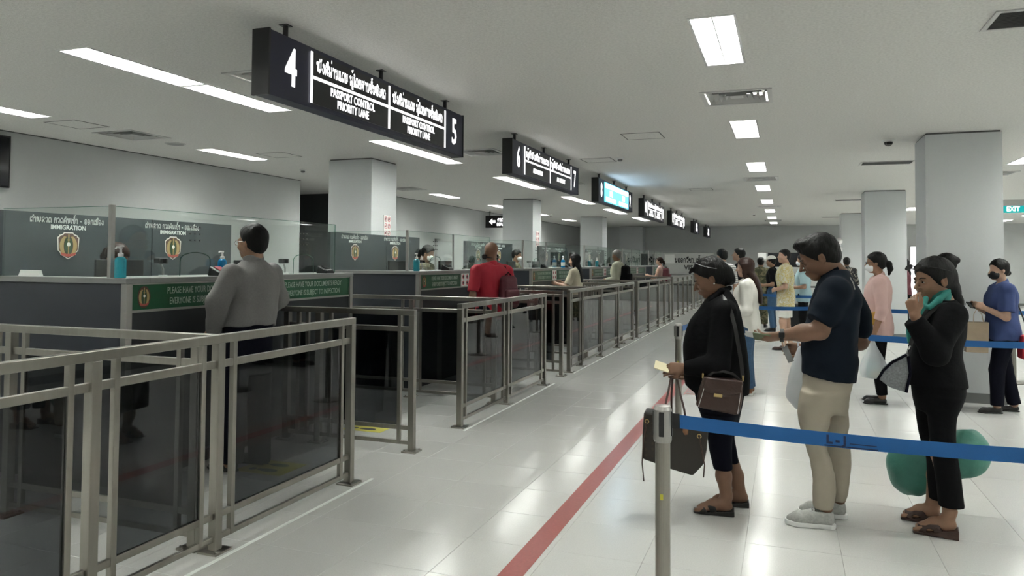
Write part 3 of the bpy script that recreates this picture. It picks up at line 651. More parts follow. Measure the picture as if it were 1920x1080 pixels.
# ================================================================== belt stanchions
def stanchion(x, y, label, H_=.965):
    t = thing('belt_stanchion', label, 'stanchion', (x, y, 0), group='steel belt stanchions')
    MB().lathe([(.16, 0), (.16, .012), (.13, .022), (.05, .03)], 32).build('base', M['steel'], t)
    MB().lathe([(.0295, .02), (.0295, H_-.135)], 24).build('tube', M['steel'], t, smooth=False)
    hd = MB().lathe([(.033, H_-.145), (.036, H_-.135), (.036, H_-.018), (.030, H_-.004), (.010, H_)], 28).build('head', M['alu'], t)
    for k in range(4):
        a = k*math.pi/2; ax = (math.cos(a), math.sin(a), 0); tn = (-math.sin(a), math.cos(a), 0)
        MB().obox((ax[0]*.0335, ax[1]*.0335, H_-.072), (ax, tn, ZA), (.005, .010, .048)).build('belt_slot', M['black_plastic'], hd, bevel=.003)
    Bx(-.006, .006, -.0302, -.0292, .60, .622).build('sticker', M['yellow_mat'], t)
    return t
def belt(p0, p1, label, z=.905, h=.052, sag=.03, text=None):
    t = thing('retractable_belt', label, 'belt', (p0[0], p0[1], 0), group='blue barrier belts')
    a = np.array([*p0, z]); b = np.array([*p1, z]); N = 17; d = (b-a)/np.linalg.norm(b-a)
    path = [a + (b-a)*i/(N-1) - np.array([0, 0, sag*4*(i/(N-1))*(1-i/(N-1))]) - np.array([p0[0], p0[1], 0]) for i in range(N)]
    MB().strip(path, ZA, h, .0016).build('webbing', M['belt_blue'], t)
    MB().obox(path[0] + d*.012, (d, np.cross(d, ZA), ZA), (.014, .004, h/2+.003)).build('belt_clip', M['black_plastic'], t)
    MB().obox(path[-1] - d*.012, (d, np.cross(d, ZA), ZA), (.014, .004, h/2+.003)).build('belt_clip', M['black_plastic'], t)
    if text:
        n = np.cross(d, ZA); s_ = text; L = np.linalg.norm(b-a); i = s_/L; c = a + (b-a)*i - np.array([0, 0, sag*4*i*(1-i)]) - np.array([p0[0], p0[1], 0])
        sl = np.array([d[0], d[1], -sag*4*(1-2*i)/L]); sl /= np.linalg.norm(sl)
        place_text(text_mesh('L - J', .042, .002, 1.0), c + n*.0012, sl, ZA, 'lettering', M['belt_print'], t)
        MB().obox(c + n*.0014 + sl*.09 - np.array([0, 0, .008]), (sl, n, ZA), (.045, .0004, .0018)).build('print_line', M['belt_print'], t)
        MB().obox(c + n*.0014 + sl*.05 - np.array([0, 0, .021]), (sl, n, ZA), (.09, .0004, .002)).build('print_line', M['belt_print'], t)
    return t
stanchion(-.46, 3.0, 'nearest steel belt stanchion, in front of the brown tote bag')
stanchion(1.50, 3.02, 'steel belt stanchion just outside the right edge')
belt((-.42, 3.0), (1.46, 3.02), 'nearest blue barrier belt crossing in front of the queue', text=.59)
stanchion(-.93, 7.0, 'steel belt stanchion left of the woman in the black blazer')
stanchion(.36, 7.08, 'steel belt stanchion hidden behind the man in navy')
stanchion(2.5, 7.02, 'steel belt stanchion right of the woman in blue')
stanchion(-.93, 11.25, 'steel belt stanchion behind the woman in the white blouse')
stanchion(.66, 11.3, 'steel belt stanchion behind the man in navy, far lane')
stanchion(2.75, 11.3, 'steel belt stanchion at the right edge, far lane')
belt((-.93, 7.04), (-.93, 11.21), 'blue barrier belt running away along the red line', sag=.05)
belt((.40, 7.08), (2.46, 7.02), 'blue barrier belt behind the queue, second lane')
belt((-.89, 11.25), (.62, 11.3), 'blue barrier belt in front of the man in the floral shirt')
belt((.70, 11.3), (2.71, 11.3), 'blue barrier belt behind the woman in pink, far lane')
stanchion(-.60, 15.3, 'far steel belt stanchion by the man in the light blue polo'); stanchion(1.42, 15.3, 'far steel belt stanchion left of the second right pillar'); belt((-.565, 15.3), (1.385, 15.3), 'farthest blue barrier belt by the man in the light blue polo')
stanchion(4.6, 11.3, 'steel belt stanchion beyond the right edge'); belt((2.785, 11.3), (4.565, 11.3), 'blue barrier belt at the right edge, upper of the two')
# ================================================================== smooth solids: bodies, clothes and soft bags are meshed from distance fields
def V3(*a): return np.array(a, float)
def unit(v): v = np.array(v, float); return v / (np.linalg.norm(v) + 1e-12)
def smin(a, b, k):
    h = np.clip(.5 + .5*(b-a)/k, 0, 1); return b*(1-h) + a*h - k*h*(1-h)
_RT = np.random.RandomState(3).rand(32, 32, 32).astype(np.float32)
def vnoise(p):
    i = np.floor(p).astype(np.int32); f = (p-i).astype(np.float32); f = f*f*(3-2*f); i &= 31; j = (i+1) & 31
    g = lambda a, b, c: _RT[a, b, c]
    x0 = g(i[:,0],i[:,1],i[:,2])*(1-f[:,0]) + g(j[:,0],i[:,1],i[:,2])*f[:,0]; x1 = g(i[:,0],j[:,1],i[:,2])*(1-f[:,0]) + g(j[:,0],j[:,1],i[:,2])*f[:,0]
    x2 = g(i[:,0],i[:,1],j[:,2])*(1-f[:,0]) + g(j[:,0],i[:,1],j[:,2])*f[:,0]; x3 = g(i[:,0],j[:,1],j[:,2])*(1-f[:,0]) + g(j[:,0],j[:,1],j[:,2])*f[:,0]
    y0 = x0*(1-f[:,1]) + x1*f[:,1]; y1 = x2*(1-f[:,1]) + x3*f[:,1]
    return y0*(1-f[:,2]) + y1*f[:,2] - .5
class SDF:
    """collects operations, then evaluates them on a grid and meshes the surface (surface nets)"""
    def __init__(s, res=.01): s.res = res if res < .004 else res*1.18; s.ops = []; s.lo = np.full(3, 1e9); s.hi = np.full(3, -1e9)
    def _grow(s, lo, hi): s.lo = np.minimum(s.lo, lo); s.hi = np.maximum(s.hi, hi)
    def _add(s, mode, lo, hi, fn, k, m=.03):
        if mode == '+': s._grow(lo, hi)
        s.ops.append((mode, lo-m-k, hi+m+k, fn, k)); return s
    def cone(s, a, b, ra, rb, k=.015, mode='+'):
        a, b = np.array(a, float), np.array(b, float); d = b-a; dd = d@d + 1e-12; r = max(ra, rb)
        def fn(X, Y, Z):
            x, y, z = X-a[0], Y-a[1], Z-a[2]; t = np.clip((x*d[0]+y*d[1]+z*d[2])/dd, 0, 1)
            return np.sqrt((x-t*d[0])**2 + (y-t*d[1])**2 + (z-t*d[2])**2) - (ra + (rb-ra)*t)
        return s._add(mode, np.minimum(a, b)-r, np.maximum(a, b)+r, fn, k)
    def chain(s, pts, rs, k=.015, mode='+'):
        for i in range(len(pts)-1): s.cone(pts[i], pts[i+1], rs[i], rs[i+1], k, mode)
        return s
    def ell(s, c, r, R=None, k=.015, mode='+'):
        c, r = np.array(c, float), np.array(r, float); R = np.eye(3) if R is None else R; m = r.min()
        ext = np.sqrt(((R*r)**2).sum(1))
        def fn(X, Y, Z):
            x, y, z = X-c[0], Y-c[1], Z-c[2]
            q = [(x*R[0,i] + y*R[1,i] + z*R[2,i])/r[i] for i in range(3)]
            n = np.sqrt(q[0]**2 + q[1]**2 + q[2]**2); g = np.sqrt((q[0]/r[0])**2 + (q[1]/r[1])**2 + (q[2]/r[2])**2)
            return n*(n-1)/(g+1e-6)
        return s._add(mode, c-ext, c+ext, fn, k)
    def box(s, c, h, R=None, rd=.005, k=.01, mode='+', taper=0):
        c, h = np.array(c, float), np.array(h, float); R = np.eye(3) if R is None else R; ext = np.abs(R) @ h * (1+abs(taper))
        def fn(X, Y, Z):
            x, y, z = X-c[0], Y-c[1], Z-c[2]; q = [x*R[0,i]+y*R[1,i]+z*R[2,i] for i in range(3)]
            f = 1 - taper*np.clip(q[2]/h[2], -1, 1)
            q = [np.abs(q[0]) - h[0]*f + rd, np.abs(q[1]) - h[1]*f + rd, np.abs(q[2]) - h[2] + rd]
            return np.sqrt(sum(np.maximum(a, 0)**2 for a in q)) + np.minimum(np.maximum(np.maximum(q[0], q[1]), q[2]), 0) - rd
        return s._add(mode, c-ext, c+ext, fn, k)
    def loft(s, rings, u, n, p=2.3, k=.02, mode='+', round_=.012):
        """rings: (z, centre xy, half width along u, half depth along n)"""
        rings = sorted(rings, key=lambda r: r[0]); zs = np.array([r[0] for r in rings]); A = np.array([[*r[1][:2], r[2], r[3]] for r in rings])
        zz = np.linspace(zs[0], zs[-1], 60); T = np.empty((60, 4))
        sl = np.gradient(A, zs, axis=0) if len(zs) > 2 else np.repeat((A[1:]-A[:-1])/(zs[1]-zs[0]), 2, 0)
        idx = np.clip(np.searchsorted(zs, zz, 'right')-1, 0, len(zs)-2); h = zs[idx+1]-zs[idx]; t = (zz-zs[idx])/h
        h00, h10, h01, h11 = 2*t**3-3*t**2+1, t**3-2*t**2+t, -2*t**3+3*t**2, t**3-t**2
        T = h00[:,None]*A[idx] + (h10*h)[:,None]*sl[idx] + h01[:,None]*A[idx+1] + (h11*h)[:,None]*sl[idx+1]
        u, n = unit(u), unit(n); E_ = (T[:,2]).max()*abs(u[:2]) + (T[:,3]).max()*abs(n[:2])
        lo = np.array([*(T[:,:2].min(0)-E_), zs[0]]); hi = np.array([*(T[:,:2].max(0)+E_), zs[-1]])
        def fn(X, Y, Z):
            z = Z[0,0,:]; q = [np.interp(z, zz, T[:,i]).astype(np.float32)[None,None,:] for i in range(4)]
            x, y = X-q[0], Y-q[1]; a = np.abs(x*u[0]+y*u[1])/q[2]; b = np.abs(x*n[0]+y*n[1])/q[3]
            d = ((a**p + b**p)**(1/p) - 1) * np.minimum(q[2], q[3])
            cap = np.maximum(zs[0]-Z, Z-zs[-1]) + 0*d
            return -smin(-d, -cap, round_)
        return s._add(mode, lo, hi, fn, k)
    def cut(s, pt, nrm, lo=None, hi=None):
        pt, nrm = np.array(pt, float), unit(nrm)
        def fn(X, Y, Z): return -((X-pt[0])*nrm[0] + (Y-pt[1])*nrm[1] + (Z-pt[2])*nrm[2])
        s.ops.append(('-', lo, hi, fn, .003)); return s
    def noise(s, amp, scale, seed=0): s.ops.append(('n', amp, np.array(scale if np.ndim(scale) else [scale]*3, float), seed, 0)); return s
    def ripple(s, fn): s.ops.append(('r', None, None, fn, 0)); return s
    def mesh(s, name):
        m = s.res*3 + .012; lo = s.lo-m; hi = s.hi+m; N = np.ceil((hi-lo)/s.res).astype(int)+1
        ax = [ (lo[i] + s.res*np.arange(N[i])).astype(np.float32) for i in range(3)]
        F = np.full(N, .05, np.float32)
        for mode, a, b, fn, k in s.ops:
            if mode in 'nr':
                I = np.nonzero(np.abs(F) < .025); P = np.stack([ax[i][I[i]] for i in range(3)], 1)
                if mode == 'n': F[I] += a*2*vnoise(P*b + fn*7.31)
                else: F[I] += fn(P[:,0], P[:,1], P[:,2])
                continue
            if a is None: i0, i1 = np.zeros(3, int), N
            else:
                i0 = np.clip(np.floor((a-lo)/s.res).astype(int), 0, N); i1 = np.clip(np.ceil((b-lo)/s.res).astype(int)+1, 0, N)
                if (i1 <= i0).any(): continue
            X, Y, Z = ax[0][i0[0]:i1[0], None, None], ax[1][None, i0[1]:i1[1], None], ax[2][None, None, i0[2]:i1[2]]
            d = fn(X, Y, Z); sl = tuple(slice(p, q) for p, q in zip(i0, i1)); G = F[sl]
            if mode == '+': F[sl] = smin(G, d, k) if k > 1e-5 else np.minimum(G, d)
            else: F[sl] = -smin(-G, d, k) if k > 1e-5 else np.maximum(G, -d)
        return s._nets(F, lo, name)
    def _nets(s, F, lo, name):
        S = F < 0; S[0] = S[-1] = False; S[:,0] = S[:,-1] = False; S[:,:,0] = S[:,:,-1] = False
        F = np.where(S, np.minimum(F, -1e-6), np.maximum(F, 1e-6))
        c = [S[i:S.shape[0]-1+i, j:S.shape[1]-1+j, k:S.shape[2]-1+k] for i in (0,1) for j in (0,1) for k in (0,1)]
        an = c[0].copy(); al = c[0].copy()
        for q in c[1:]: an |= q; al &= q
        act = an & ~al; I = np.argwhere(act); idx = np.full(act.shape, -1, np.int32); idx[act] = np.arange(len(I))
        off = [(i,j,k) for i in (0,1) for j in (0,1) for k in (0,1)]
        cv = np.stack([F[I[:,0]+o[0], I[:,1]+o[1], I[:,2]+o[2]] for o in off], 1)
        acc = np.zeros((len(I), 3)); cntv = np.zeros(len(I))
        for a in range(8):
            for b in range(a+1, 8):
                da = np.array(off[b]) - np.array(off[a])
                if np.abs(da).sum() != 1: continue
                x = (cv[:,a] < 0) != (cv[:,b] < 0); t = cv[:,a]/(cv[:,a]-cv[:,b]+1e-12)
                acc[x] += (np.array(off[a]) + t[:,None]*da)[x]; cntv[x] += 1
        P = lo + s.res*(I + acc/cntv[:,None]); faces = []
        for ax_ in range(3):
            sa = [slice(None)]*3; sb = [slice(None)]*3; sa[ax_] = slice(0,-1); sb[ax_] = slice(1,None)
            A, B = S[tuple(sa)], S[tuple(sb)]; E_ = np.argwhere(A != B); fl = A[E_[:,0], E_[:,1], E_[:,2]]
            o1, o2 = [(ax_+1) % 3, (ax_+2) % 3]
            def at_(d1, d2):
                q = E_.copy(); q[:,o1] -= d1; q[:,o2] -= d2; return idx[q[:,0], q[:,1], q[:,2]]
            Q = np.stack([at_(1,1), at_(0,1), at_(0,0), at_(1,0)], 1); Q[~fl] = Q[~fl][:, ::-1]; faces.append(Q)
        Q = np.concatenate(faces); Q = Q[(Q >= 0).all(1)]
        me = bpy.data.meshes.new(name); me.vertices.add(len(P)); me.vertices.foreach_set('co', P.astype(np.float32).ravel())
        me.loops.add(Q.size); me.loops.foreach_set('vertex_index', Q.ravel().astype(np.int32)); me.polygons.add(len(Q))
        me.polygons.foreach_set('loop_start', np.arange(0, Q.size, 4, dtype=np.int32)); me.polygons.foreach_set('use_smooth', np.ones(len(Q), bool))
        me.update(calc_edges=True); return me
    def build(s, name, material, parent, base=None):
        me = s.mesh(name)
        if base is not None: me.transform(Matrix.Translation(-Vector(base)))
        return link(name, me, material, parent)
# ================================================================== people
mat('skin', (.29, .165, .105), .5, spec=.35, noise=(25, .06), sss=.08)
mat('skin_deep', (.20, .11, .07), .5, spec=.35, noise=(25, .06), sss=.08)
mat('skin_fair', (.46, .29, .21), .5, spec=.35, noise=(25, .05), sss=.08)
mat('lip', (.27, .10, .08), .4)
mat('hair_black', (.005, .0045, .0045), .55, spec=.22, bump=(70, .6, (1, 1, .15)))
mat('hair_brown', (.022, .009, .006), .5, spec=.25, bump=(60, .5, (1, 1, .12)))
mat('hair_grey', (.13, .12, .11), .5, bump=(60, .5, (1, 1, .2)))
mat('eye_white', (.38, .36, .33), .2)
mat('eye_dark', (.015, .009, .007), .1)
mat('cloth_black', (.0045, .0045, .0055), .9, spec=.15, bump=(35, .25))
mat('cloth_navy_dark', (.0035, .004, .010), .9, spec=.15, bump=(35, .25))
mat('cloth_polo', (.0038, .008, .016), .85, spec=.2, bump=(400, .15))
mat('cloth_khaki', (.36, .32, .255), .85, bump=(300, .1), noise=(6, .04))
mat('cloth_grey_shirt', (.175, .17, .165), .8, bump=(250, .1), noise=(90, .08))
mat('cloth_white', (.66, .65, .60), .8, bump=(30, .2))
mat('cloth_jeans', (.035, .085, .16), .85, noise=(40, .15), bump=(200, .1))
mat('cloth_pink', (.55, .37, .34), .85, bump=(30, .2))
mat('cloth_blue', (.028, .05, .155), .8, bump=(40, .2))
mat('cloth_red', (.38, .012, .03), .75, bump=(200, .15))
mat('cloth_teal', (.015, .20, .17), .7)
mat('cloth_cream', (.50, .45, .34), .85)
mat('cloth_sage', (.36, .36, .28), .85)
mat('cloth_lightblue', (.33, .47, .50), .85)
mat('cloth_khaki_dark', (.13, .12, .075), .85, noise=(30, .5))
mat('mask_white', (.75, .77, .78), .7); mat('mask_black', (.012, .012, .014), .7)
mat('rubber_white', (.70, .70, .68), .5); mat('shoe_grey', (.38, .385, .36), .6, noise=(80, .15)); mat('silver', (.75, .75, .75), .2, 1.0)
mat('leather_black', (.010, .009, .009), .35); mat('leather_brown', (.045, .020, .014), .4, bump=(90, .3)); mat('leather_tan', (.20, .085, .035), .45)
mat('grey_melange', (.20, .21, .22), .8, noise=(120, .25)); mat('mustard', (.42, .24, .04), .6); mat('maroon', (.10, .012, .022), .6, bump=(50, .2))
mat('bag_green', (.045, .19, .145), .45, noise=(5, .2), bump=(14, .6))
mat('lens_dark', (.006, .006, .007), .06)
mat('passport_green', (.10, .13, .06), .5); mat('passport_cream', (.62, .56, .36), .6)
def pattern_mat(name, c1, c2, c3, scale=18, thr=(.42, .52)):
    m = mat(name, c1, .85); nt = m.node_tree; P = nt.nodes['Principled BSDF']; tc = nt.nodes.new('ShaderNodeTexCoord')
    n = nt.nodes.new('ShaderNodeTexNoise'); n.inputs['Scale'].default_value = scale; n.inputs['Detail'].default_value = 2; n.inputs['Distortion'].default_value = 1.5
    r = nt.nodes.new('ShaderNodeValToRGB'); e = r.color_ramp.elements; e[0].position = thr[0]; e[0].color = (*c1, 1); e[1].position = thr[1]; e[1].color = (*c2, 1)
    q = e.new(.62); q.color = (*c3, 1); r.color_ramp.interpolation = 'CONSTANT' if scale > 60 else 'LINEAR'
    nt.links.new(tc.outputs['Object'], n.inputs['Vector']); nt.links.new(n.outputs['Fac'], r.inputs['Fac']); nt.links.new(r.outputs['Color'], P.inputs['Base Color']); return m
pattern_mat('floral_yellow', (.52, .50, .38), (.46, .36, .10), (.55, .53, .42), 16)
pattern_mat('floral_dark', (.012, .012, .014), (.012, .012, .014), (.45, .42, .35), 22)
pattern_mat('camouflage', (.05, .055, .025), (.14, .13, .07), (.22, .19, .11), 9)
def stripe_mat(name, c1, c2, freq, axis='Z'):
    m = mat(name, c1, .85); nt = m.node_tree; P = nt.nodes['Principled BSDF']; tc = nt.nodes.new('ShaderNodeTexCoord'); w = nt.nodes.new('ShaderNodeTexWave')
    w.bands_direction = axis; w.inputs['Scale'].default_value = freq; r = nt.nodes.new('ShaderNodeValToRGB'); e = r.color_ramp.elements; e[0].position = .2; e[0].color = (*c2, 1); e[1].position = .3; e[1].color = (*c1, 1)
    nt.links.new(tc.outputs['Object'], w.inputs['Vector']); nt.links.new(w.outputs['Fac'], r.inputs['Fac']); nt.links.new(r.outputs['Color'], P.inputs['Base Color']); return m
stripe_mat('stripe_white', (.66, .66, .64), (.12, .12, .14), 9)
def mono_mat(name, c1, c2, sc):
    m = mat(name, c1, .45); nt = m.node_tree; P = nt.nodes['Principled BSDF']; tc = nt.nodes.new('ShaderNodeTexCoord'); v = nt.nodes.new('ShaderNodeTexVoronoi'); v.inputs['Scale'].default_value = sc; v.inputs['Randomness'].default_value = .15
    r = nt.nodes.new('ShaderNodeValToRGB'); e = r.color_ramp.elements; e[0].position = .18; e[0].color = (*c2, 1); e[1].position = .26; e[1].color = (*c1, 1)
    nt.links.new(tc.outputs['Object'], v.inputs['Vector']); nt.links.new(v.outputs['Distance'], r.inputs['Fac']); nt.links.new(r.outputs['Color'], P.inputs['Base Color']); return m
mono_mat('tote_canvas', (.020, .015, .011), (.040, .030, .017), 26)

def frame_of(f, pitch=0.0, roll=0.0):
    """columns: forward, left, up for a head looking along the flat direction f, pitched down by pitch (radians)"""
    f = unit([f[0], f[1], 0]); l = V3(-f[1], f[0], 0); up = V3(0, 0, 1.0)
    ff = f*math.cos(pitch) - up*math.sin(pitch); uu = f*math.sin(pitch) + up*math.cos(pitch)
    if roll: l, uu = l*math.cos(roll) + uu*math.sin(roll), uu*math.cos(roll) - l*math.sin(roll)
    return np.stack([ff, l, uu], 1)
class Head:
    def __init__(s, c, f, sc=1.0, pitch=0.0, roll=0.0): s.c = np.array(c, float); s.M = frame_of(f, pitch, roll); s.s = sc
    def p(s, x, y, z): return s.c + s.M @ (V3(x, y, z)*s.s)
    def body(s, F, neck_base, neck_r=.055, fem=False, fine=True):
        e = lambda q, r, k=.014, mode='+': F.ell(s.p(*q), np.array(r)*s.s, s.M, k*s.s, mode)
        j = .93 if fem else 1.0
        e((-.015, 0, .040), (.098, .077, .085)); e((.022, 0, -.015), (.068, .062*j, .082), .02); e((.052, 0, -.084), (.034, .034*j, .027), .02)
        for y in (-1, 1):
            e((.002, y*.044*j, -.052), (.045, .020, .030), .02); e((.058, y*.036, -.028), (.028, .026, .024), .015)
            e((-.006, y*.077, -.004), (.019, .009, .031), .006)
            if fine: e((-.002, y*.0875, -.002), (.010, .005, .018), .004, '-'); e((-.016, y*.082, -.002), (.006, .007, .027), .004)
        if fine:
            F.cone(s.p(.080, -.034, .021), s.p(.080, .034, .021), .011*s.s, .011*s.s, .010*s.s)
            for y in (-1, 1): e((.101, y*.031, .003), (.016, .020, .0105), .012, '-'); e((.0775, y*.031, .001), (.0125, .0165, .0115), .004)
        F.cone(s.p(.086, 0, .012), s.p(.113, 0, -.026), .0075*s.s, .0100*s.s, .008*s.s)
        for y in (-1, 1): e((.096, y*.0125, -.030), (.011, .008, .008), .005)
        e((.075, 0, -.058), (.018, .028, .020), .014)
        if fine:
            F.chain([s.p(.083, -.021, -.0555), s.p(.0925, 0, -.0520), s.p(.083, .021, -.0555)], [.004*s.s, .0065*s.s, .004*s.s], .004*s.s); F.chain([s.p(.083, -.019, -.0590), s.p(.0905, 0, -.0635), s.p(.083, .019, -.0590)], [.004*s.s, .0068*s.s, .004*s.s], .004*s.s)
        F.cone(s.p(-.022, 0, -.045), neck_base, neck_r*s.s, neck_r*1.08*s.s, .03)
    def details(s, parent, base, brow='hair_black', res=.0022, closed=False):
        for y in (-1, 1):
          if not closed:
            G = SDF(res); G.ell(s.p(.0835, y*.031, .0005), V3(.0066, .0130, .0050)*s.s, s.M, .001); e_ = G.build('eye', M['eye_white'], parent, base)
            G = SDF(res*.8); G.ell(s.p(.0885, y*.031, .0005), V3(.0030, .0058, .0050)*s.s, s.M, .001); G.build('iris', M['eye_dark'], e_, base)
          if True:
            G = SDF(res); G.chain([s.p(.0885, y*.031-.0135*s.s, .0055), s.p(.0925, y*.031, .0088), s.p(.0885, y*.031+.0135*s.s, .0055)], [.0016, .0022, .0016], .002); G.build('eyelid', M['hair_black'], parent, base)
            G = SDF(res); G.chain([s.p(.0935, y*.016, .0205), s.p(.0915, y*.033, .0245), s.p(.080, y*.049, .0205)], [.003, .0032, .002], .002); G.build('eyebrow', M[brow], parent, base)
        G = SDF(res); G.chain([s.p(.0845, -.020, -.0555), s.p(.0938, 0, -.0520), s.p(.0845, .020, -.0555)], [.003*s.s, .0064*s.s, .003*s.s], .003); G.chain([s.p(.0845, -.018, -.0590), s.p(.0918, 0, -.0635), s.p(.0845, .018, -.0590)], [.003*s.s, .0066*s.s, .003*s.s], .003)
        G.build('lips', M['lip'], parent, base)
    def cap(s, F, th=.010, line=(.088, .080), slope=(.16, -.145), back=-.085):
        """short hair: swollen cranium cut along the hairline"""
        F.ell(s.p(-.017, 0, .043), (V3(.098, .077, .085)+th)*s.s, s.M, .01); F.ell(s.p(-.045, 0, -.005), (V3(.066, .066, .07)+th*.6)*s.s, s.M, .02)
        F.cut(s.p(line[0], 0, line[1]), s.M @ V3(slope[0], 0, slope[1])); F.cut(s.p(-.06, 0, back), -s.M[:, 2] + s.M[:, 0]*.35)
        return F
def hand(F, w, d, n, side, curl=(.5, .5, .5, .5), s=1.0, thumb=.35, spread=.0, k=.006):
    """w wrist, d finger direction, n palm normal, side = +1 when the thumb is along n x d"""
    d = unit(d); n = np.array(n, float); n = unit(n - d*(n@d)); t = np.cross(n, d)*side; w = np.array(w, float)
    off = [.030, .010, -.0105, -.029]; ln = [.072, .080, .075, .058]
    for i in range(4):
        a = w + d*.012*s + t*off[i]*.55*s; b = w + d*(.088 - abs(i-1.2)*.004)*s + t*off[i]*s
        F.cone(a, b, .0145*s, .0115*s, .012*s)
        c, ang = b, 0; r0 = .0092*s
        for q, fr in enumerate((.45, .31, .24)):
            ang += curl[i]*(1.0 if q < 2 else .6); dr = d*math.cos(ang) + n*math.sin(ang) + t*spread*(1.3-i*.9)
            e = c + unit(dr)*ln[i]*fr*s; F.cone(c, e, r0, r0*.9, k if q == 0 else .003); c = e; r0 *= .9
    a = w + d*.018*s + t*.018*s; b = w + d*.050*s + t*.046*s + n*.012*s; c = b + unit(d*.8 + t*(.25-thumb*.5) + n*thumb)*.034*s; e = c + unit(d*.95 + n*thumb*.8 - t*thumb*.5)*.028*s
    F.chain([a, b, c, e], [.016*s, .0125*s, .0105*s, .0085*s], .008*s)
    F.ell(w + d*.05*s, V3(.046, .036, .013)*s, np.stack([d, t, n], 1), .012*s)
def shoe_profile(F, heel, d, L, w=.046, h=.028, mode='sole', k=.01, n=None):
    """sole outline solid; heel point at floor level, d toe direction"""
    d = unit([d[0], d[1], 0]); s = V3(-d[1], d[0], 0); heel = np.array(heel, float)
    def fn(X, Y, Z):
        x = (X-heel[0])*d[0] + (Y-heel[1])*d[1]; y = (X-heel[0])*s[0] + (Y-heel[1])*s[1]; z = Z-heel[2]
        def circ(a, ra, b, rb):
            t = np.clip((x-a)/(b-a), 0, 1); return np.sqrt((x-(a+(b-a)*t))**2 + y**2) - (ra+(rb-ra)*t)
        o = smin(circ(w*.72, w*.72, L*.45, w*.74), circ(L*.45, w*.74, L*.72, w*.98), .02); o = smin(o, circ(L*.72, w*.98, L-w*.6, w*.6), .02)
        lift = np.maximum(x-L*.75, 0)**2*1.6
        return np.maximum(o, np.abs(z-h/2-lift)-h/2) + 0*o
    lo = np.minimum(heel, heel+d*L) - V3(w*1.2, w*1.2, 0); hi = np.maximum(heel, heel+d*L) + V3(w*1.2, w*1.2, h+.03)
    return F._add('+', lo, hi, fn, k)
def shoe(parent, base, heel, d, L, style='sneaker', m='shoe_grey', sole='rubber_white', res=.006, up=.0):
    d = unit([d[0], d[1], 0]); heel = np.array(heel, float); z = V3(0, 0, 1)
    hs = .028 if style == 'sneaker' else .014; w = L*.165
    F = SDF(res); shoe_profile(F, heel, d, L, w*1.04, hs); so = F
    G = SDF(res)
    top = {'sneaker': .085, 'flat': .045, 'dress': .075}[style]
    G.chain([heel + d*L*.16 + z*(hs+.022), heel + d*L*.45 + z*(hs+.026), heel + d*L*.72 + z*(hs+.014), heel + d*(L-.035) + z*(hs+.006)], [w*.78, w*.80, w*.86, w*.55], .02)
    if style != 'flat': G.chain([heel + d*L*.17 + z*top, heel + d*L*.36 + z*(top-.006), heel + d*L*.55 + z*(hs+.035)], [w*.72, w*.70, w*.62], .02)
    G.cut(heel + z*hs*.7, -z); G.cut(heel + d*L*.12 + z*(top+.012 if style != 'flat' else .06), z)
    if style == 'flat': G.chain([heel + d*L*.25 + z*.075, heel + d*L*.50 + z*.075], [w*.72, w*.62], .004, '-')
    o = G.build('shoe', M[m], parent, base); so.build('sole', M[sole], o, base)
    if style == 'sneaker':
        s = V3(-d[1], d[0], 0); b = MB()
        for q in range(4):
            c = heel + d*L*(.40+.065*q) + z*(top+.028-.012*q) - np.array(base); b.tube([c + s*w*.52 - z*.018, c + s*w*.25, c, c - s*w*.25, c - s*w*.52 - z*.018], .0035, 6)
        b.build('laces', M['silver'], o)
    return o
def bare_foot(F, ankle, heel, toe, r_ank=.036, k=.02):
    heel, toe = np.array(heel, float), np.array(toe, float); d = unit(toe-heel); L = np.linalg.norm(toe-heel); s = unit(np.cross(V3(0,0,1), d)); z = V3(0, 0, 1)
    F.chain([np.array(ankle), heel + d*.05 + z*.035], [r_ank, .036], k); F.cone(heel + d*.022 + z*.022, heel + d*.05 + z*.03, .024, .032, k)
    F.chain([heel + d*.05 + z*.036, heel + d*L*.5 + z*.033, heel + d*L*.75 + z*.018], [.036, .034, .026], k); F.ell(heel + d*L*.74 + z*.014, (.045, .042, .016), np.stack([d, s, z], 1), k)
    for i in range(5):
        y = (.030 - .0155*i); F.chain([heel + d*L*.78 + s*y + z*.013, heel + d*(L*(.99-.03*i)-.008) + s*y*1.06 + z*.009], [.012, .0095-.0006*i if i else .012], .006)
class PV:
    """a standing place seen in the photograph: pixel + extra distance -> point; u is screen right, n is away from the camera"""
    def __init__(s, px, py):
        p = on_z(px, py); s.base = V3(p[0], p[1], 0); s.D = np.hypot(p[0], p[1]); s.n = V3(p[0], p[1], 0)/s.D; s.u = V3(s.n[1], -s.n[0], 0)
    def P(s, px, py, dd=0.0):
        r = ray(px, py); t = (s.D+dd)/(r[0]*s.n[0] + r[1]*s.n[1]); return r*t + V3(0, 0, CAMH)
    def R(s, py, xl, xr, hn, dd=0.0):
        a, b = s.P(xl, py, dd), s.P(xr, py, dd); c = (a+b)/2; return (c[2], c[:2], np.linalg.norm(a-b)/2, hn)
    def L(s, F, rings, dd=0.0, p=2.3, k=.02, round_=.012): return F.loft([s.R(*r[:4], r[4] if len(r) > 4 else dd) for r in rings], s.u, s.n, p, k, '+', round_)

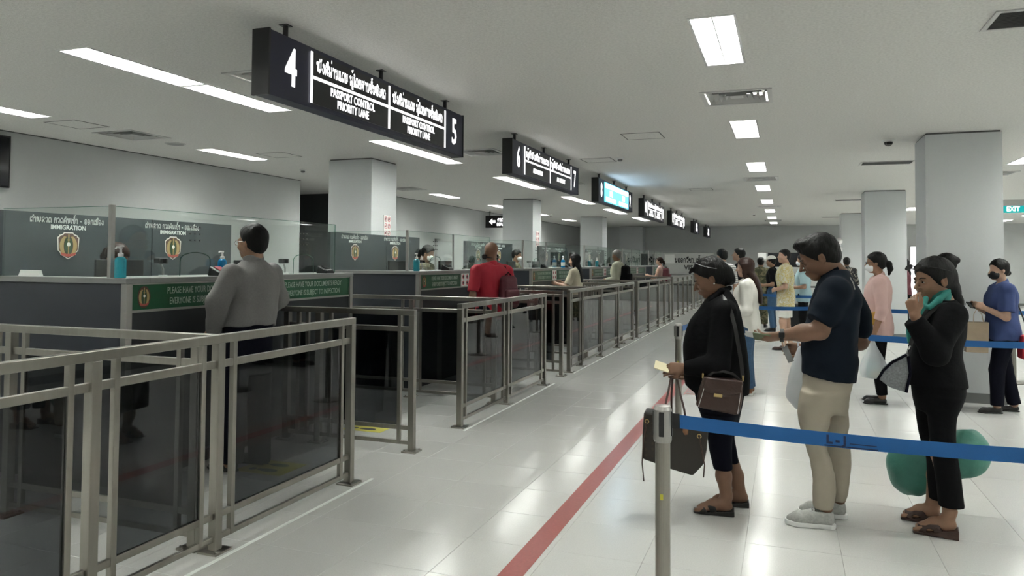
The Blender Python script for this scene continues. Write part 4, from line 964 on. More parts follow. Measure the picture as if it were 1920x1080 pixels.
# ------------------------------------------------------------------ a general standing (or seated) figure for the people farther off
ARM = {'down': ((-.012, .028, -.178), (.035, -.004, -.145)), 'fwd': ((-.015, .030, -.172), (.138, -.052, -.012)), 'phone': ((.02, .034, -.168), (.105, -.055, .055)),
       'belly': ((.0, .045, -.165), (.09, -.085, -.03)), 'counter': ((.06, .03, -.150), (.135, -.03, .03)), 'face': ((.06, .04, -.16), (.07, -.05, .125)), 'back': ((-.05, .045, -.165), (.02, -.03, -.14))}
def figure(name, label, b, yaw, H, fem=False, res=.011, skin='skin', top=None, bottom=None, hair=None, arms=('down', 'down'), head=(0, 0), mask=None, shoes=('dress', 'leather_black'), build=1.0, stride=0.0, lean=0.0, raise_=0.0, fine=False, cat='person', seated=False, group=None):
    f = V3(math.cos(yaw), math.sin(yaw), 0); l = V3(-f[1], f[0], 0); B = V3(b[0], b[1], raise_); base = tuple(B)
    root = thing(name, label, cat, base, group=group)
    W = lambda ff, ll, zz: B + f*(ff + lean*max(zz/H-.5, 0))*1.0 + l*ll + V3(0, 0, zz)
    sw = (.108 if fem else .122)*H*build**.5; hipw = .048*H
    sh = [W(0, sw*.97, .798*H), W(0, -sw*.97, .798*H)]
    hip = [W(0, hipw, .50*H), W(0, -hipw, .50*H)]
    if seated: kn = [W(.24*H, hipw*1.2, .49*H), W(.24*H, -hipw*1.2, .49*H)]; an = [W(.24*H, hipw*1.2, .24*H), W(.24*H, -hipw*1.2, .24*H)]
    else:
        st = (stride, -stride); kn = [W(st[i]*.55 + .012*H, (1, -1)[i]*hipw*1.02, .282*H) for i in (0, 1)]; an = [W(st[i] - .012*H, (1, -1)[i]*hipw*1.0, .05*H) for i in (0, 1)]
    el, wr = [], []
    for i in (0, 1):
        sg = (1, -1)[i]; a = ARM[arms[i]] if isinstance(arms[i], str) else arms[i]
        e = sh[i] + f*a[0][0]*H + l*sg*a[0][1]*H + V3(0, 0, a[0][2]*H); w = e + f*a[1][0]*H + l*sg*a[1][1]*H + V3(0, 0, a[1][2]*H); el.append(e); wr.append(w)
    hs = H/7.45/.233; hc = W(.018*H, 0, .930*H); hf = f*math.cos(head[0]) + l*math.sin(head[0]); hd = Head(hc, hf, hs, head[1])
    tr = lambda add, zs: [(W(0, 0, z*H)[2], (W(o*H, 0, z*H))[:2], w*H*build+add, d*H*build+add) for z, w, d, o in zs]
    TOR = [(.47, .088, .066, .0), (.52, .097 if fem else .090, .072, -.002), (.58, .088, .066, .0), (.63, .078 if fem else .085, .060, .002), (.70, .090 if fem else .096, .069, .006), (.765, .095 if fem else .107, .066, .004), (.81, .082 if fem else .092, .050, -.002), (.838, .045, .040, -.004)]
    F = SDF(res)
    F.loft(tr(-.012, TOR), l, f, 2.2, .02)
    hd.body(F, W(-.006*H, 0, .825*H), .047 if fem else .055, fem, fine)
    for i in (0, 1):
        F.chain([sh[i], el[i], wr[i]], [.028*H, .0235*H, .0165*H], .015); dv = unit(wr[i]-el[i]); hand(F, wr[i], dv, -l*(1, -1)[i] + V3(0,0,-.3), (1, -1)[i], (.45,)*4, .92*H/1.65, .5)
        F.chain([hip[i], kn[i], an[i]], [.050*H, .036*H, .024*H], .02)
    body = F.build('body', M[skin], root, base)
    if fine: hd.details(root, base)
    # garments
    t = dict(mat='cloth_black', hem=.47, sleeve=.55, loose=.012, noise=.006, collar=True); t.update(top or {})
    G = SDF(res); lo = t['loose']; zs = [r for r in TOR if r[0] > t['hem']+.02]
    r0 = [np.interp(t['hem'], [q[0] for q in TOR], [q[k] for q in TOR]) for k in (1, 2, 3)]
    for i in (0, 1):
        if t['sleeve'] <= 0: continue
        sl = t['sleeve']; G.cone(sh[i] - l*(1, -1)[i]*.03, sh[i], .036*H+lo*.5, .031*H+lo*.6, .03)
        if sl <= .5: e = sh[i] + (el[i]-sh[i])*sl*2; G.cone(sh[i], e, .032*H+lo*.7, .030*H+lo, .02); G.cut(e, el[i]-sh[i], e-.10, e+.10)
        else:
            q = (sl-.5)*2; e = el[i] + (wr[i]-el[i])*q; G.chain([sh[i], el[i], e], [.032*H+lo*.7, .028*H+lo*.8, .022*H+lo], .02); G.cut(e, e-el[i], e-.07, e+.07)
    G.loft(tr(lo, [(t['hem'], r0[0]+t.get('flare', .004), r0[1]+t.get('flare', .004), r0[2])] + zs), l, f, 2.3, .02, '+', .006)
    for i in (0, 1): G.cone(W(-.006*H, (1, -1)[i]*.03*H, .822*H), sh[i] + V3(0, 0, .006*H), .034*H+lo*.5, .030*H+lo*.6, .03)
    G.cone(W(-.004*H, 0, .835*H), hd.p(-.02, 0, -.045), .05*hs+.004, .046*hs, .001, '-')
    if t['noise']: G.noise(t['noise'], (9, 9, 5), 1); G.noise(t['noise']*.5, (24, 24, 11), 2)
    tp = G.build(t.get('name', 'top'), M[t['mat']], root, base)
    if t['collar']:
        C = SDF(min(res, .009)); nb_ = W(-.006*H, 0, .822*H); nt_ = nb_ + (hd.p(-.02, 0, -.05)-nb_)*.42; C.cone(nb_, nt_, .066*hs+lo*.4, .060*hs+lo*.3, .004); C.cone(W(-.004*H, 0, .80*H), hd.p(-.02, 0, .0), .049*hs, .047*hs, .002, '-'); C.cut(nt_, unit(hd.p(0, 0, 0)-W(0, 0, .8*H)+f*.12)); C.build('collar', M[t['mat']], tp, base)
    bo = dict(mat='cloth_black', hem=.05, kind='trousers', loose=.012, noise=.005); bo.update(bottom or {})
    G = SDF(res); q = bo['loose']
    if bo['kind'] == 'skirt': G.loft(tr(q, [(bo['hem'], .105, .085, 0), (.40, .102, .08, 0), (.52, .097, .072, 0), (.60, .083, .062, 0)]), l, f, 2.2, .02)
    else:
        G.loft(tr(q*.8, [(.455, .09, .07, 0), (.52, .095, .071, 0), (.60, .084, .062, 0)]), l, f, 2.3, .03)
        for i in (0, 1):
            e = V3(0, 0, bo['hem']*H) + B
            if bo['hem'] >= .27: a = hip[i] + (kn[i]-hip[i])*((hip[i][2]-e[2])/(hip[i][2]-kn[i][2])); G.cone(hip[i], a, .052*H+q, .044*H+q*1.6, .02); G.cut(a, kn[i]-hip[i])
            else: a = kn[i] + (an[i]-kn[i])*min(1, (kn[i][2]-e[2])/(kn[i][2]-an[i][2]+1e-6)); G.chain([hip[i], kn[i], a], [.052*H+q, .038*H+q*1.1, .030*H+q*1.2], .02); G.cut(a, an[i]-kn[i], a-.12, a+.12)
    if bo['noise']: G.noise(bo['noise'], (11, 11, 5), 3)
    G.build('skirt' if bo['kind'] == 'skirt' else ('shorts' if bo['hem'] > .25 else 'trousers'), M[bo['mat']], root, base)
    for i in (0, 1):
        he = an[i] - f*.055*H/1.65; he[2] = B[2] if not seated else an[i][2]-.08; shoe(root, base, he, f + l*(.12, -.12)[i], .155*H, shoes[0], shoes[1], 'black_plastic' if shoes[0] != 'sneaker' else 'rubber_white', max(res*.8, .007))
    hr = dict(kind='short', mat='hair_black'); hr.update(hair or {}); k_ = hr['kind']
    if k_ != 'none':
        G = SDF(min(res, .009))
        if k_ == 'long':
            hd.cap(G, .014, (.082, .078)); L_ = hr.get('len', .40)
            ob = hr.get('off', .05)
            G.loft([(hd.p(-.05, 0, -L_)[2], (hd.p(-.075-ob, 0, -L_))[:2], .060, .022), (hd.p(-.05, 0, -L_*.6)[2], hd.p(-.070-ob, 0, -L_*.6)[:2], .090, .032), (hd.p(-.04, 0, -.14)[2], hd.p(-.058-ob*.6, 0, -.14)[:2], .088, .045), (hd.p(-.03, 0, -.02)[2], hd.p(-.042, 0, -.02)[:2], .086, .055), (hd.p(-.03, 0, .05)[2], hd.p(-.035, 0, .05)[:2], .082, .06)], l, f, 2.2, .03)
            for sg in (1, -1): G.chain([hd.p(.005, sg*.072, .03), hd.p(-.005, sg*.080, -.06), hd.p(-.01, sg*.085, -.18)], [.022, .024, .016], .02)
        else: hd.cap(G, hr.get('th', .011), hr.get('line', (.088, .080)))
        if k_ == 'bun': G.ell(hd.p(-.105, 0, .05), V3(.045, .045, .04), hd.M, .012)
        if k_ == 'topbun': G.ell(hd.p(-.075, 0, .125), V3(.045, .045, .038), hd.M, .012)
        if k_ == 'lowbun': G.ell(hd.p(-.108, 0, -.035), V3(.035, .035, .03), hd.M, .012)
        if k_ == 'pony': G.chain([hd.p(-.10, 0, .02), hd.p(-.14, 0, -.01), hd.p(-.15, 0, -.07), hd.p(-.135, 0, -.13)], [.024, .032, .030, .016], .015)
        G.noise(.003, (40, 40, 12), 5); G.build('hair', M[hr['mat']], root, base)
    if mask:
        G = SDF(min(res, .008)); G.ell(hd.p(.052, 0, -.045), V3(.062, .066, .056)*hs, hd.M, .01); G.cut(hd.p(.10, 0, -.004), hd.M[:, 2]); G.cut(hd.p(.028, 0, 0), -hd.M[:, 0]); G.build('face_mask', M[mask], root, base)
    return dict(root=root, hd=hd, sh=sh, el=el, wr=wr, f=f, l=l, base=base, W=W, H=H)
# ------------------------------------------------------------------ helpers for bags and straps given in photograph pixels
def px_prism(v, pts, d0, d1, origin):
    """outline in pixels at distance offsets d0 (near) and d1 (far)"""
    a = [v.P(x, y, d0) - origin for x, y in pts]; b = [v.P(x, y, d0) + v.n*(d1-d0) - origin for x, y in pts]; n = len(pts)
    return MB().add(a + b, [tuple(range(n-1, -1, -1)), tuple(range(n, 2*n))] + [(i, (i+1) % n, n+(i+1) % n, n+i) for i in range(n)])
def soft(o, bevel=.015, sub=0):
    for m_ in list(o.modifiers): o.modifiers.remove(m_)
    b = o.modifiers.new('bevel', 'BEVEL'); b.width = bevel; b.segments = 3; b.limit_method = 'NONE'
    o.data.polygons.foreach_set('use_smooth', [True]*len(o.data.polygons)); return o
Zu = V3(0, 0, 1)

# ================================================================== woman in the black blazer
v = PV(1360, 955); base = tuple(v.base); P = v.P; fw = -v.u
W1 = thing('person', 'woman in a black blazer and cropped dark trousers, looking down at her passport', 'person', base)
h1 = Head(P(1331, 523), fw*.995 - v.n*.08, .99, .42)
F = SDF(.0045)
h1.body(F, P(1352, 556), .050, True, True)
v.L(F, [(548, 1340, 1364, .055), (575, 1325, 1380, .14), (620, 1300, 1385, .15), (690, 1300, 1390, .15), (745, 1318, 1380, .12)], k=.03)
sL, eL, wL = P(1356, 585, -.15), P(1346, 684, -.21), P(1284, 690, -.20)
F.chain([sL, eL, wL], [.046, .038, .027], .02); hand(F, wL, fw*.97 - Zu*.10, v.n*.75 + Zu*-.35 , -1, (.42, .50, .58, .62), .98, .55)
sR, eR, wR = P(1356, 585, .16), P(1350, 684, .21), P(1300, 694, .14)
F.chain([sR, eR, wR], [.046, .038, .027], .02); hand(F, wR, fw*.97 - Zu*.1, -v.n*.75, 1, (.5,)*4, .95, .5)
for dd, k1, k2, k3 in ((-.095, (1352, 835), (1357, 893), (1362, 930)), (.10, (1362, 830), (1380, 893), (1389, 930))):
    F.chain([P(1348, 760, dd*.8), P(*k1, dd), P(*k2, dd), P(*k3, dd)], [.055, .042, .046, .034], .02)
def floor_at(px, dd): 
    q = P(px, 955, dd); return V3(q[0], q[1], 0)
ft = []
for dd, hx, tx, ax, hz in ((-.10, 1373, 1302, 1362, .030), (.10, 1401, 1331, 1389, .030)):
    he, to = floor_at(hx, dd) + Zu*hz, floor_at(tx, dd) + Zu*.012; bare_foot(F, P(ax, 930, dd), he, to, .034); ft.append((he, to))
F.build('body', M['skin_deep'], W1, base); h1.details(W1, base, closed=True)
# blazer
F = SDF(.006)
F.chain([sL, eL, P(1290, 690, -.205)], [.074, .066, .050], .025); F.chain([sR, eR, P(1304, 694, .15)], [.074, .066, .05], .025)
F.cut(P(1281, 690, -.205), fw, P(1270, 700, -.205)-.09, P(1270, 690, -.205)+.09)
v.L(F, [(541, 1346, 1364, .065), (552, 1332, 1372, .10), (565, 1321, 1380, .155), (580, 1310, 1386, .175), (600, 1294, 1391, .18), (622, 1285, 1395, .178), (648, 1280, 1399, .175), (676, 1281, 1402, .175), (705, 1283, 1405, .18), (738, 1288, 1406, .185)], k=.03, round_=.008)
F.cut(P(1280, 716, 0), unit(-Zu*.9 + fw*.45) ); F.cut(P(1330, 736, 0), -Zu)
F.cone(P(1349, 560), h1.p(-.0, 0, -.05), .056, .058, .002, '-')
F.noise(.008, (7, 7, 4), 1); F.noise(.004, (20, 20, 9), 2)
bl = F.build('blazer', M['cloth_black'], W1, base)
F = SDF(.005); F.chain([P(1368, 540, 0), P(1352, 546, -.085), P(1335, 562, -.11), P(1318, 590, -.10)], [.014, .018, .018, .012], .01); F.chain([P(1368, 540, 0), P(1352, 546, .085), P(1335, 562, .11)], [.014, .018, .016], .01); F.build('lapel', M['cloth_black'], bl, base)
# trousers
F = SDF(.006)
v.L(F, [(728, 1300, 1398, .165), (760, 1308, 1390, .16), (790, 1318, 1384, .12)], k=.03)
v.L(F, [(775, 1313, 1378, .088), (806, 1325, 1374, .078), (847, 1331, 1372, .066), (879, 1338, 1374, .060)], -.09, k=.02, round_=.005)
v.L(F, [(775, 1325, 1386, .085), (817, 1333, 1378, .074), (843, 1345, 1382, .064), (866, 1352, 1386, .058)], .09, k=.02, round_=.005)
F.noise(.005, (9, 9, 6), 4); F.build('trousers', M['cloth_navy_dark'], W1, base)
# hair with bun, sunglasses, earring
F = SDF(.005); h1.cap(F, .014, (.078, .082), (.16, -.13), -.09)
F.ell(P(1358, 512), (.055, .05, .062), None, .02); F.ell(P(1367, 523), (.042, .042, .040), None, .015); F.chain([h1.p(.078, .03, .10), h1.p(.098, .02, .085)], [.014, .008], .01)
F.noise(.004, (30, 30, 30), 6); F.noise(.002, (70, 70, 30), 7); F.build('hair', M['hair_black'], W1, base)
F = SDF(.003); F.ell(h1.p(-.008, .084, -.033), (.005,)*3, None, .001); F.build('earring', M['print_white'], W1, base)
# sandals
for (he, to), nm in zip(ft, ('near', 'far')):
    d = unit(to-he); d[2] = 0; d = unit(d); s = V3(-d[1], d[0], 0); L_ = np.linalg.norm((to-he)[:2]); o0 = V3(he[0], he[1], 0) - d*.012 - np.array(base); w = .043
    b = MB(); prof = [(0, 0), (.08, 0), (.15, .0), (L_+.012, .006), (L_+.018, .014), (.15, .016), (.09, .024), (0, .034)]
    b.prism(prof, o0 - s*w, d, Zu, s*2*w); sd = b.build('sandal', M['leather_black'], W1, bevel=.004)
    F = SDF(.0035); c = V3(he[0], he[1], 0)
    F.ell(c + d*L_*.70 + Zu*.022, (.062, .047, .032), np.stack([d, s, Zu], 1), .01); F.ell(c + d*L_*.50 + Zu*.035, (.055, .045, .040), np.stack([d, s, Zu], 1), .01)
    F.cut(c + Zu*.012, -Zu); F.cut(c + d*L_*.88 + Zu*.02, d); F.cut(c + d*L_*.40 + Zu*.02, -d + Zu*.3)
    F.box(c + d*L_*.64 + Zu*.03, (.009, .045, .05), np.stack([unit(d - Zu*.6), s, unit(Zu + d*.6)], 1), .002, .003, '-'); F.build('strap', M['leather_black'], sd, base)
# sunglasses resting on the hair
t = thing('sunglasses', 'dark sunglasses pushed up on the hair of the woman in the black blazer', 'sunglasses', tuple(h1.p(.03, 0, .13))); o = h1.p(.03, 0, .13)
for y in (-1, 1):
    MB().prism([(.027*math.cos(a), .020*math.sin(a)) for a in np.linspace(0, 2*math.pi, 17)[:-1]], h1.p(.045, y*.033, .132)-o, h1.M[:, 1], unit(h1.M[:, 0]*.8 + h1.M[:, 2]*.25), h1.M[:, 2]*.003).build('lens', M['lens_dark'], t)
    MB().tube([h1.p(.045, y*.062, .128)-o, h1.p(.0, y*.088, .085)-o, h1.p(-.06, y*.090, .045)-o], .0014, 6).build('temple', M['black_plastic'], t)
MB().tube([h1.p(.045, -.012, .132)-o, h1.p(.05, 0, .136)-o, h1.p(.045, .012, .132)-o], .003, 6).build('bridge', M['black_plastic'], t)
# passport in her hand
c = P(1250, 690, -.19); t = thing('passport', 'cream passport held by the woman in the black blazer', 'passport', tuple(c))
ax = (unit(fw*.9 + Zu*.25), unit(v.n + Zu*.3), unit(np.cross(fw*.9 + Zu*.25, v.n + Zu*.3)))
MB().obox(ax[0]*.03, ax, (.045, .055, .0025)).build('cover', M['passport_cream'], t); MB().obox(ax[0]*.034 + ax[2]*.004, ax, (.04, .052, .001)).build('page', M['paper'], t)
# brown shoulder bag
o = P(1350, 742, -.26); t = thing('handbag', 'dark brown shoulder bag with gold clasp on the woman in the blazer', 'bag', tuple(o))
soft(px_prism(v, [(1319, 707), (1394, 715), (1391, 758), (1385, 780), (1322, 768), (1304, 762), (1309, 735)], -.31, -.205, o).build('bag_body', M['leather_brown'], t), .016)
soft(px_prism(v, [(1322, 708), (1392, 716), (1390, 737), (1372, 741), (1347, 741), (1325, 735), (1318, 726)], -.322, -.308, o).build('flap', M['leather_brown'], t), .005)
soft(px_prism(v, [(1339, 738), (1355, 740), (1354, 746), (1338, 744)], -.332, -.322, o).build('clasp', M['gold'], t), .002)
for x0 in ((1310, 762, 1325, 712), (1383, 776, 1391, 722)): MB().tube([P(x0[0], x0[1], -.313)-o, P(x0[2], x0[3], -.313)-o], .003, 6).build('zip', M['silver'], t)
MB().tube([P(1326, 707, -.26)-o, P(1338, 698, -.27)-o, P(1356, 696, -.275)-o, P(1374, 701, -.27)-o, P(1388, 714, -.26)-o], .008, 8).build('handle', M['leather_black'], t)
for x, y in ((1318, 706), (1393, 712)): MB().tube([P(x, y+3, -.25)-o, P(x, y-8, -.25)-o], .006, 8).build('ring', M['gold'], t)
MB().strip([P(1393, 708, -.25)-o, P(1390, 680, -.235)-o, P(1385, 650, -.222)-o, P(1379, 616, -.215)-o, P(1370, 583, -.20)-o, P(1360, 563, -.165)-o, P(1352, 553, -.10)-o, P(1350, 549, -.03)-o], [v.u, v.u, v.u, v.u, v.u, v.u, unit(v.u-v.n), unit(v.u-v.n)], .022, .005).build('strap', M['leather_black'], t)
# tote bag
o = P(1262, 830, -.24); t = thing('tote_bag', 'dark brown patterned tote bag hanging from the hand of the woman in the blazer', 'bag', tuple(o))
soft(px_prism(v, [(1207, 772), (1250, 781), (1328, 807), (1325, 845), (1319, 872), (1299, 893), (1262, 882), (1204, 861), (1204, 815)], -.30, -.15, o).build('bag_body', M['tote_canvas'], t), .014)
for pts in (([(1258, 708), (1253, 735), (1247, 762), (1245, 776)], -.306), ([(1261, 709), (1259, 740), (1259, 780)], -.15), ([(1270, 712), (1276, 740), (1283, 768), (1288, 800)], -.306)):
    MB().strip([P(*q, -.21 + (pts[1]+.21)*min(1, i/2.0)) - o for i, q in enumerate(pts[0])], v.u, .012, .005).build('handle', M['leather_brown'], t)
soft(px_prism(v, [(1281, 799), (1291, 802), (1290, 815), (1284, 816), (1280, 810)], -.312, -.302, o).build('leather_tag', M['leather_tan'], t), .003)
for q in ([(1213, 790), (1206, 830), (1204, 868), (1207, 902)], [(1311, 818), (1317, 850), (1321, 872), (1319, 895)]):
    MB().tube([P(x, y, -.308)-o for x, y in q], .004, 6).build('cord', M['leather_brown'], t)
    c = P(*q[0], -.306)-o; MB().tube([c + V3(.011*math.cos(a), 0, .011*math.sin(a)) for a in np.linspace(0, 2*math.pi, 13)], .003, 6).build("eyelet", M["gold"], t)

# ================================================================== man in the navy polo
v = PV(1538, 978); base = tuple(v.base); P = v.P; fw = -v.u
N1 = thing('person', 'man in a navy polo shirt and beige trousers, holding out documents', 'person', base)
hN = Head(P(1535, 484), fw*.99 - v.n*.10, 1.09, .42)
F = SDF(.0048)
hN.body(F, P(1572, 520), .058, False, True)
v.L(F, [(515, 1552, 1592, .07), (545, 1535, 1602, .17), (600, 1520, 1604, .18), (680, 1516, 1592, .14), (745, 1515, 1578, .12)], k=.03)
sL, eL, wL = P(1566, 552, -.17), P(1537, 620, -.25), P(1468, 629, -.24)
F.chain([sL, eL, P(1505, 624, -.25), wL], [.060, .050, .048, .030], .02); hand(F, wL, fw*.985 - Zu*.16, v.n*.5 + Zu*.75, -1, (.30, .34, .38, .42), 1.06, .3)
sR, eR, wR = P(1590, 552, .17), P(1612, 642, .25), P(1512, 655, .20)
F.chain([sR, eR, wR], [.058, .047, .032], .02); hand(F, wR, fw*.99, -v.n*.6, 1, (.5,)*4, 1.0, .4)
for dd, a, b_, c in ((-.10, (1530, 840), (1545, 900), (1549, 952)), (.10, (1570, 840), (1575, 890), (1574, 935))): F.chain([P(1545, 760, dd*.7), P(*a, dd), P(*b_, dd), P(*c, dd)], [.055, .045, .042, .036], .02)
F.build('body', M['skin_deep'], N1, base); hN.details(N1, base, closed=True)
F = SDF(.006)
hm_ = P(1532, 604, -.24)
F.chain([sL, P(1549, 578, -.21), hm_], [.088, .080, .076], .03); F.cut(hm_, unit(hm_ - P(1560, 560, -.19)), hm_-.13, hm_+.13)
F.chain([sR, P(1606, 590, .22), P(1612, 612, .24)], [.085, .075, .070], .03)
v.L(F, [(506, 1556, 1592, .085), (520, 1540, 1600, .14), (540, 1528, 1609, .19), (565, 1520, 1614, .205), (600, 1512, 1613, .205), (640, 1502, 1609, .19), (670, 1504, 1608, .185), (698, 1505, 1609, .185), (722, 1504, 1606, .185)], k=.03, round_=.006)
F.cut(P(1505, 694), unit(-Zu*.975 - v.u*.20))
F.cone(P(1572, 524), hN.p(-.02, 0, -.04), .066, .064, .002, '-')
F.noise(.012, (6, 6, 8), 11); F.noise(.006, (13, 13, 17), 12)
po = F.build('polo_shirt', M['cloth_polo'], N1, base)
F = SDF(.0045); a, b_ = P(1569, 527), P(1555, 506); F.cone(a, b_, .078, .071, .004); F.cone(P(1576, 540), P(1540, 485), .066, .063, .002, '-'); F.cut(P(1556, 507), unit(b_-a)); F.cut(P(1570, 530), -unit(b_-a)); F.build('collar', M['cloth_polo'], po, base)
MB().strip([P(1594, 520, -.20)-np.array(base), P(1600, 531, -.215)-np.array(base), P(1603, 543, -.22)-np.array(base)], v.u, .006, .003).build('piping', M['alu'], po)
# trousers
F = SDF(.006)
v.L(F, [(690, 1508, 1600, .165), (712, 1504, 1598, .168), (743, 1498, 1592, .168), (775, 1499, 1587, .14)], k=.03, round_=.03)
v.L(F, [(735, 1503, 1575, .085), (775, 1497, 1562, .09), (800, 1500, 1555, .088), (837, 1510, 1554, .080), (885, 1521, 1565, .074), (932, 1524, 1567, .072), (954, 1525, 1563, .068)], -.095, k=.025, round_=.006)
v.L(F, [(735, 1520, 1588, .085), (775, 1532, 1589, .088), (805, 1542, 1589, .086), (837, 1548, 1594, .078), (881, 1554, 1597, .074), (915, 1556, 1591, .068), (936, 1558, 1587, .064)], .10, k=.025, round_=.006)
F.noise(.009, (8, 8, 10), 14); F.noise(.005, (16, 16, 24), 15); F.build('trousers', M['cloth_khaki'], N1, base)
F = SDF(.005); hN.cap(F, .011, (.096, .080), (.16, -.135), -.075); F.ell(hN.p(.045, 0, .105), V3(.058, .062, .032), hN.M, .02); F.noise(.004, (30, 30, 30), 16); F.noise(.002, (80, 80, 40), 17); F.build('hair', M['hair_black'], N1, base)
for (hx, hy, tx, dd) in ((1568, 985, 1471, -.10), (1590, 960, 1495, .115)):
    he, to = P(hx, 978, dd), P(tx, 978, dd); he[2] = to[2] = 0; shoe(N1, base, he, to-he - v.n*.02, np.linalg.norm(he-to), 'sneaker', 'shoe_grey', 'rubber_white', .0048)
# watch, documents, bag
c = wL + fw*.005; t = thing('wristwatch', 'dark wristwatch on the forearm of the man in navy', 'watch', tuple(c))
ring = [V3(0, 0, 0) + v.n*.034*math.cos(a) + Zu*.036*math.sin(a) for a in np.linspace(0, 2*math.pi, 19)]
MB().strip(ring, fw, .020, .004).build('strap', M['leather_black'], t); MB().obox(v.n*-.036 + Zu*.006, (fw, Zu, v.n), (.016, .016, .005)).build('case', M['black_plastic'], t, bevel=.003)
c = P(1424, 632, -.24); t = thing('document', 'white slip and green passport held out by the man in navy', 'document', tuple(c)); a1, a2 = unit(fw + Zu*.12), unit(v.n - Zu*.55)
MB().obox(fw*-.015, (a1, a2, np.cross(a1, a2)), (.05, .045, .003)).build('passport', M['passport_green'], t); MB().obox(fw*.035 + Zu*.012, (a1, a2, np.cross(a1, a2)), (.042, .040, .001)).build('slip', M['paper'], t)
c = P(1477, 664, -.20); t = thing('boarding_card', 'grey card dangling under the wrist of the man in navy', 'card', tuple(c)); a1 = unit(-Zu*.9 + v.u*.38); MB().obox((0, 0, 0), (a1, unit(np.cross(a1, v.n)), v.n), (.048, .017, .001)).build('card', M['grey_plastic'], t); MB().tube([-a1*.045, P(1468, 634, -.21)-c], .002, 6).build('string', M['print_white'], t)
# translucent white carrier bag in his far hand
mt = mat('carrier_film', (.62, .65, .68), .35); mt.node_tree.nodes['Principled BSDF'].inputs['Alpha'].default_value = .62
c = P(1495, 660, .16); t = thing('carrier_bag', 'translucent white plastic bag hanging in front of the thighs of the man in navy', 'bag', tuple(c))
F = SDF(.007); v.L(F, [(648, 1496, 1504, .015), (680, 1488, 1510, .04), (715, 1478, 1518, .075), (745, 1475, 1520, .085), (770, 1490, 1519, .06)], .14, 2.2, .02)
F.noise(.016, (10, 10, 4), 21); F.build('bag_body', mt, t, tuple(c)); MB().tube([P(1497, 650, .14)-c, P(1496, 640, .16)-c, P(1501, 636, .18)-c], .006, 6).build('handle', mt, t)

# ================================================================== woman in the black jacket with the teal collar
v = PV(1748, 990); base = tuple(v.base); P = v.P
W3 = thing('person', 'woman in a black jacket with teal collar, hand raised to her mouth, facing us', 'person', base)
fh = -v.u*.80 - v.n*.60; h3 = Head(P(1750, 527), fh, 1.05, .10, .05)
F = SDF(.0045)
h3.body(F, P(1772, 572), .050, True, True)
v.L(F, [(568, 1758, 1790, .06), (590, 1730, 1800, .14), (640, 1715, 1802, .15), (700, 1718, 1796, .135), (755, 1724, 1792, .12)], k=.03)
sL, eL, wL = P(1786, 592, -.15), P(1755, 662, -.26), P(1716, 592, -.29)
F.chain([sL, eL, wL], [.050, .042, .029], .02); hand(F, wL, unit(Zu*.93 - v.u*.22 + v.n*.05), unit(v.n*.72 + v.u*.62), 1, (.55, .72, .85, .9), .95, .15)
sR, eR, wR = P(1770, 592, .17), P(1775, 690, .21), P(1772, 780, .19)
F.chain([sR, eR, wR], [.048, .04, .028], .02); hand(F, wR, -Zu, -v.n, 1, (.6,)*4, .95, .4)
for dd, a, b_, c in ((-.09, (1760, 850), (1772, 900), (1780, 958)), (.10, (1755, 845), (1752, 890), (1748, 940))): F.chain([P(1760, 760, dd*.7), P(*a, dd), P(*b_, dd), P(*c, dd)], [.055, .042, .040, .034], .02)
ft = []
for dd, hx, tx, ax, ay, zz in ((-.12, 1793, 1712, 1783, 958, .050), (.10, 1762, 1690, 1752, 945, .045)):
    he = P(hx, 990, dd); he[2] = zz; to = P(tx, 990, dd); to[2] = .014; bare_foot(F, P(ax, ay, dd), he, to, .034); ft.append((he, to))
F.build('body', M['skin'], W3, base); h3.details(W3, base)
F = SDF(.006)
ce = P(1713, 600, -.288); F.chain([sL, eL, ce], [.080, .070, .052], .03); F.cut(ce, unit(ce-eL), ce-.09, ce+.09); F.chain([sR, eR, P(1773, 770, .195)], [.075, .066, .052], .03)

v.L(F, [(563, 1756, 1792, .075), (573, 1740, 1803, .12), (588, 1724, 1810, .165), (606, 1712, 1813, .185), (630, 1706, 1813, .188), (650, 1706, 1809, .182), (675, 1702, 1807, .182), (700, 1700, 1811, .188), (724, 1702, 1815, .195)], k=.03, round_=.006)
F.cut(P(1750, 721), -Zu); F.cone(P(1768, 574), h3.p(-.02, 0, -.04), .060, .058, .002, '-'); F.noise(.009, (6, 6, 6), 31); F.noise(.004, (17, 17, 13), 32)
jk = F.build('jacket', M['cloth_black'], W3, base)
F = SDF(.0045); a, b_ = P(1763, 574), P(1760, 551); F.cone(a, b_, .072, .066, .006); F.chain([P(1736, 560, -.09), P(1730, 575, -.165), P(1726, 588, -.19)], [.016, .018, .010], .01); F.chain([P(1778, 545, -.06), P(1760, 563, -.115), P(1742, 577, -.165)], [.014, .018, .014], .012); F.cone(P(1772, 590), h3.p(-.02, 0, -.02), .062, .057, .002, '-'); F.cut(P(1766, 544), unit(Zu - v.u*.25)); F.build('collar', M['cloth_teal'], jk, base)
F = SDF(.005); v.L(F, [(600, 1700, 1712, .03), (625, 1699, 1712, .035), (645, 1702, 1712, .03)], -.12, k=.01); F.build('shirt_front', M['cloth_teal'], jk, base)
F = SDF(.006)
v.L(F, [(712, 1706, 1811, .172), (740, 1709, 1811, .17), (770, 1716, 1800, .145)], k=.03, round_=.03)
v.L(F, [(745, 1735, 1806, .08), (775, 1737, 1797, .085), (820, 1742, 1794, .078), (860, 1748, 1798, .076), (900, 1755, 1803, .078), (948, 1760, 1807, .082)], -.09, k=.025, round_=.006)
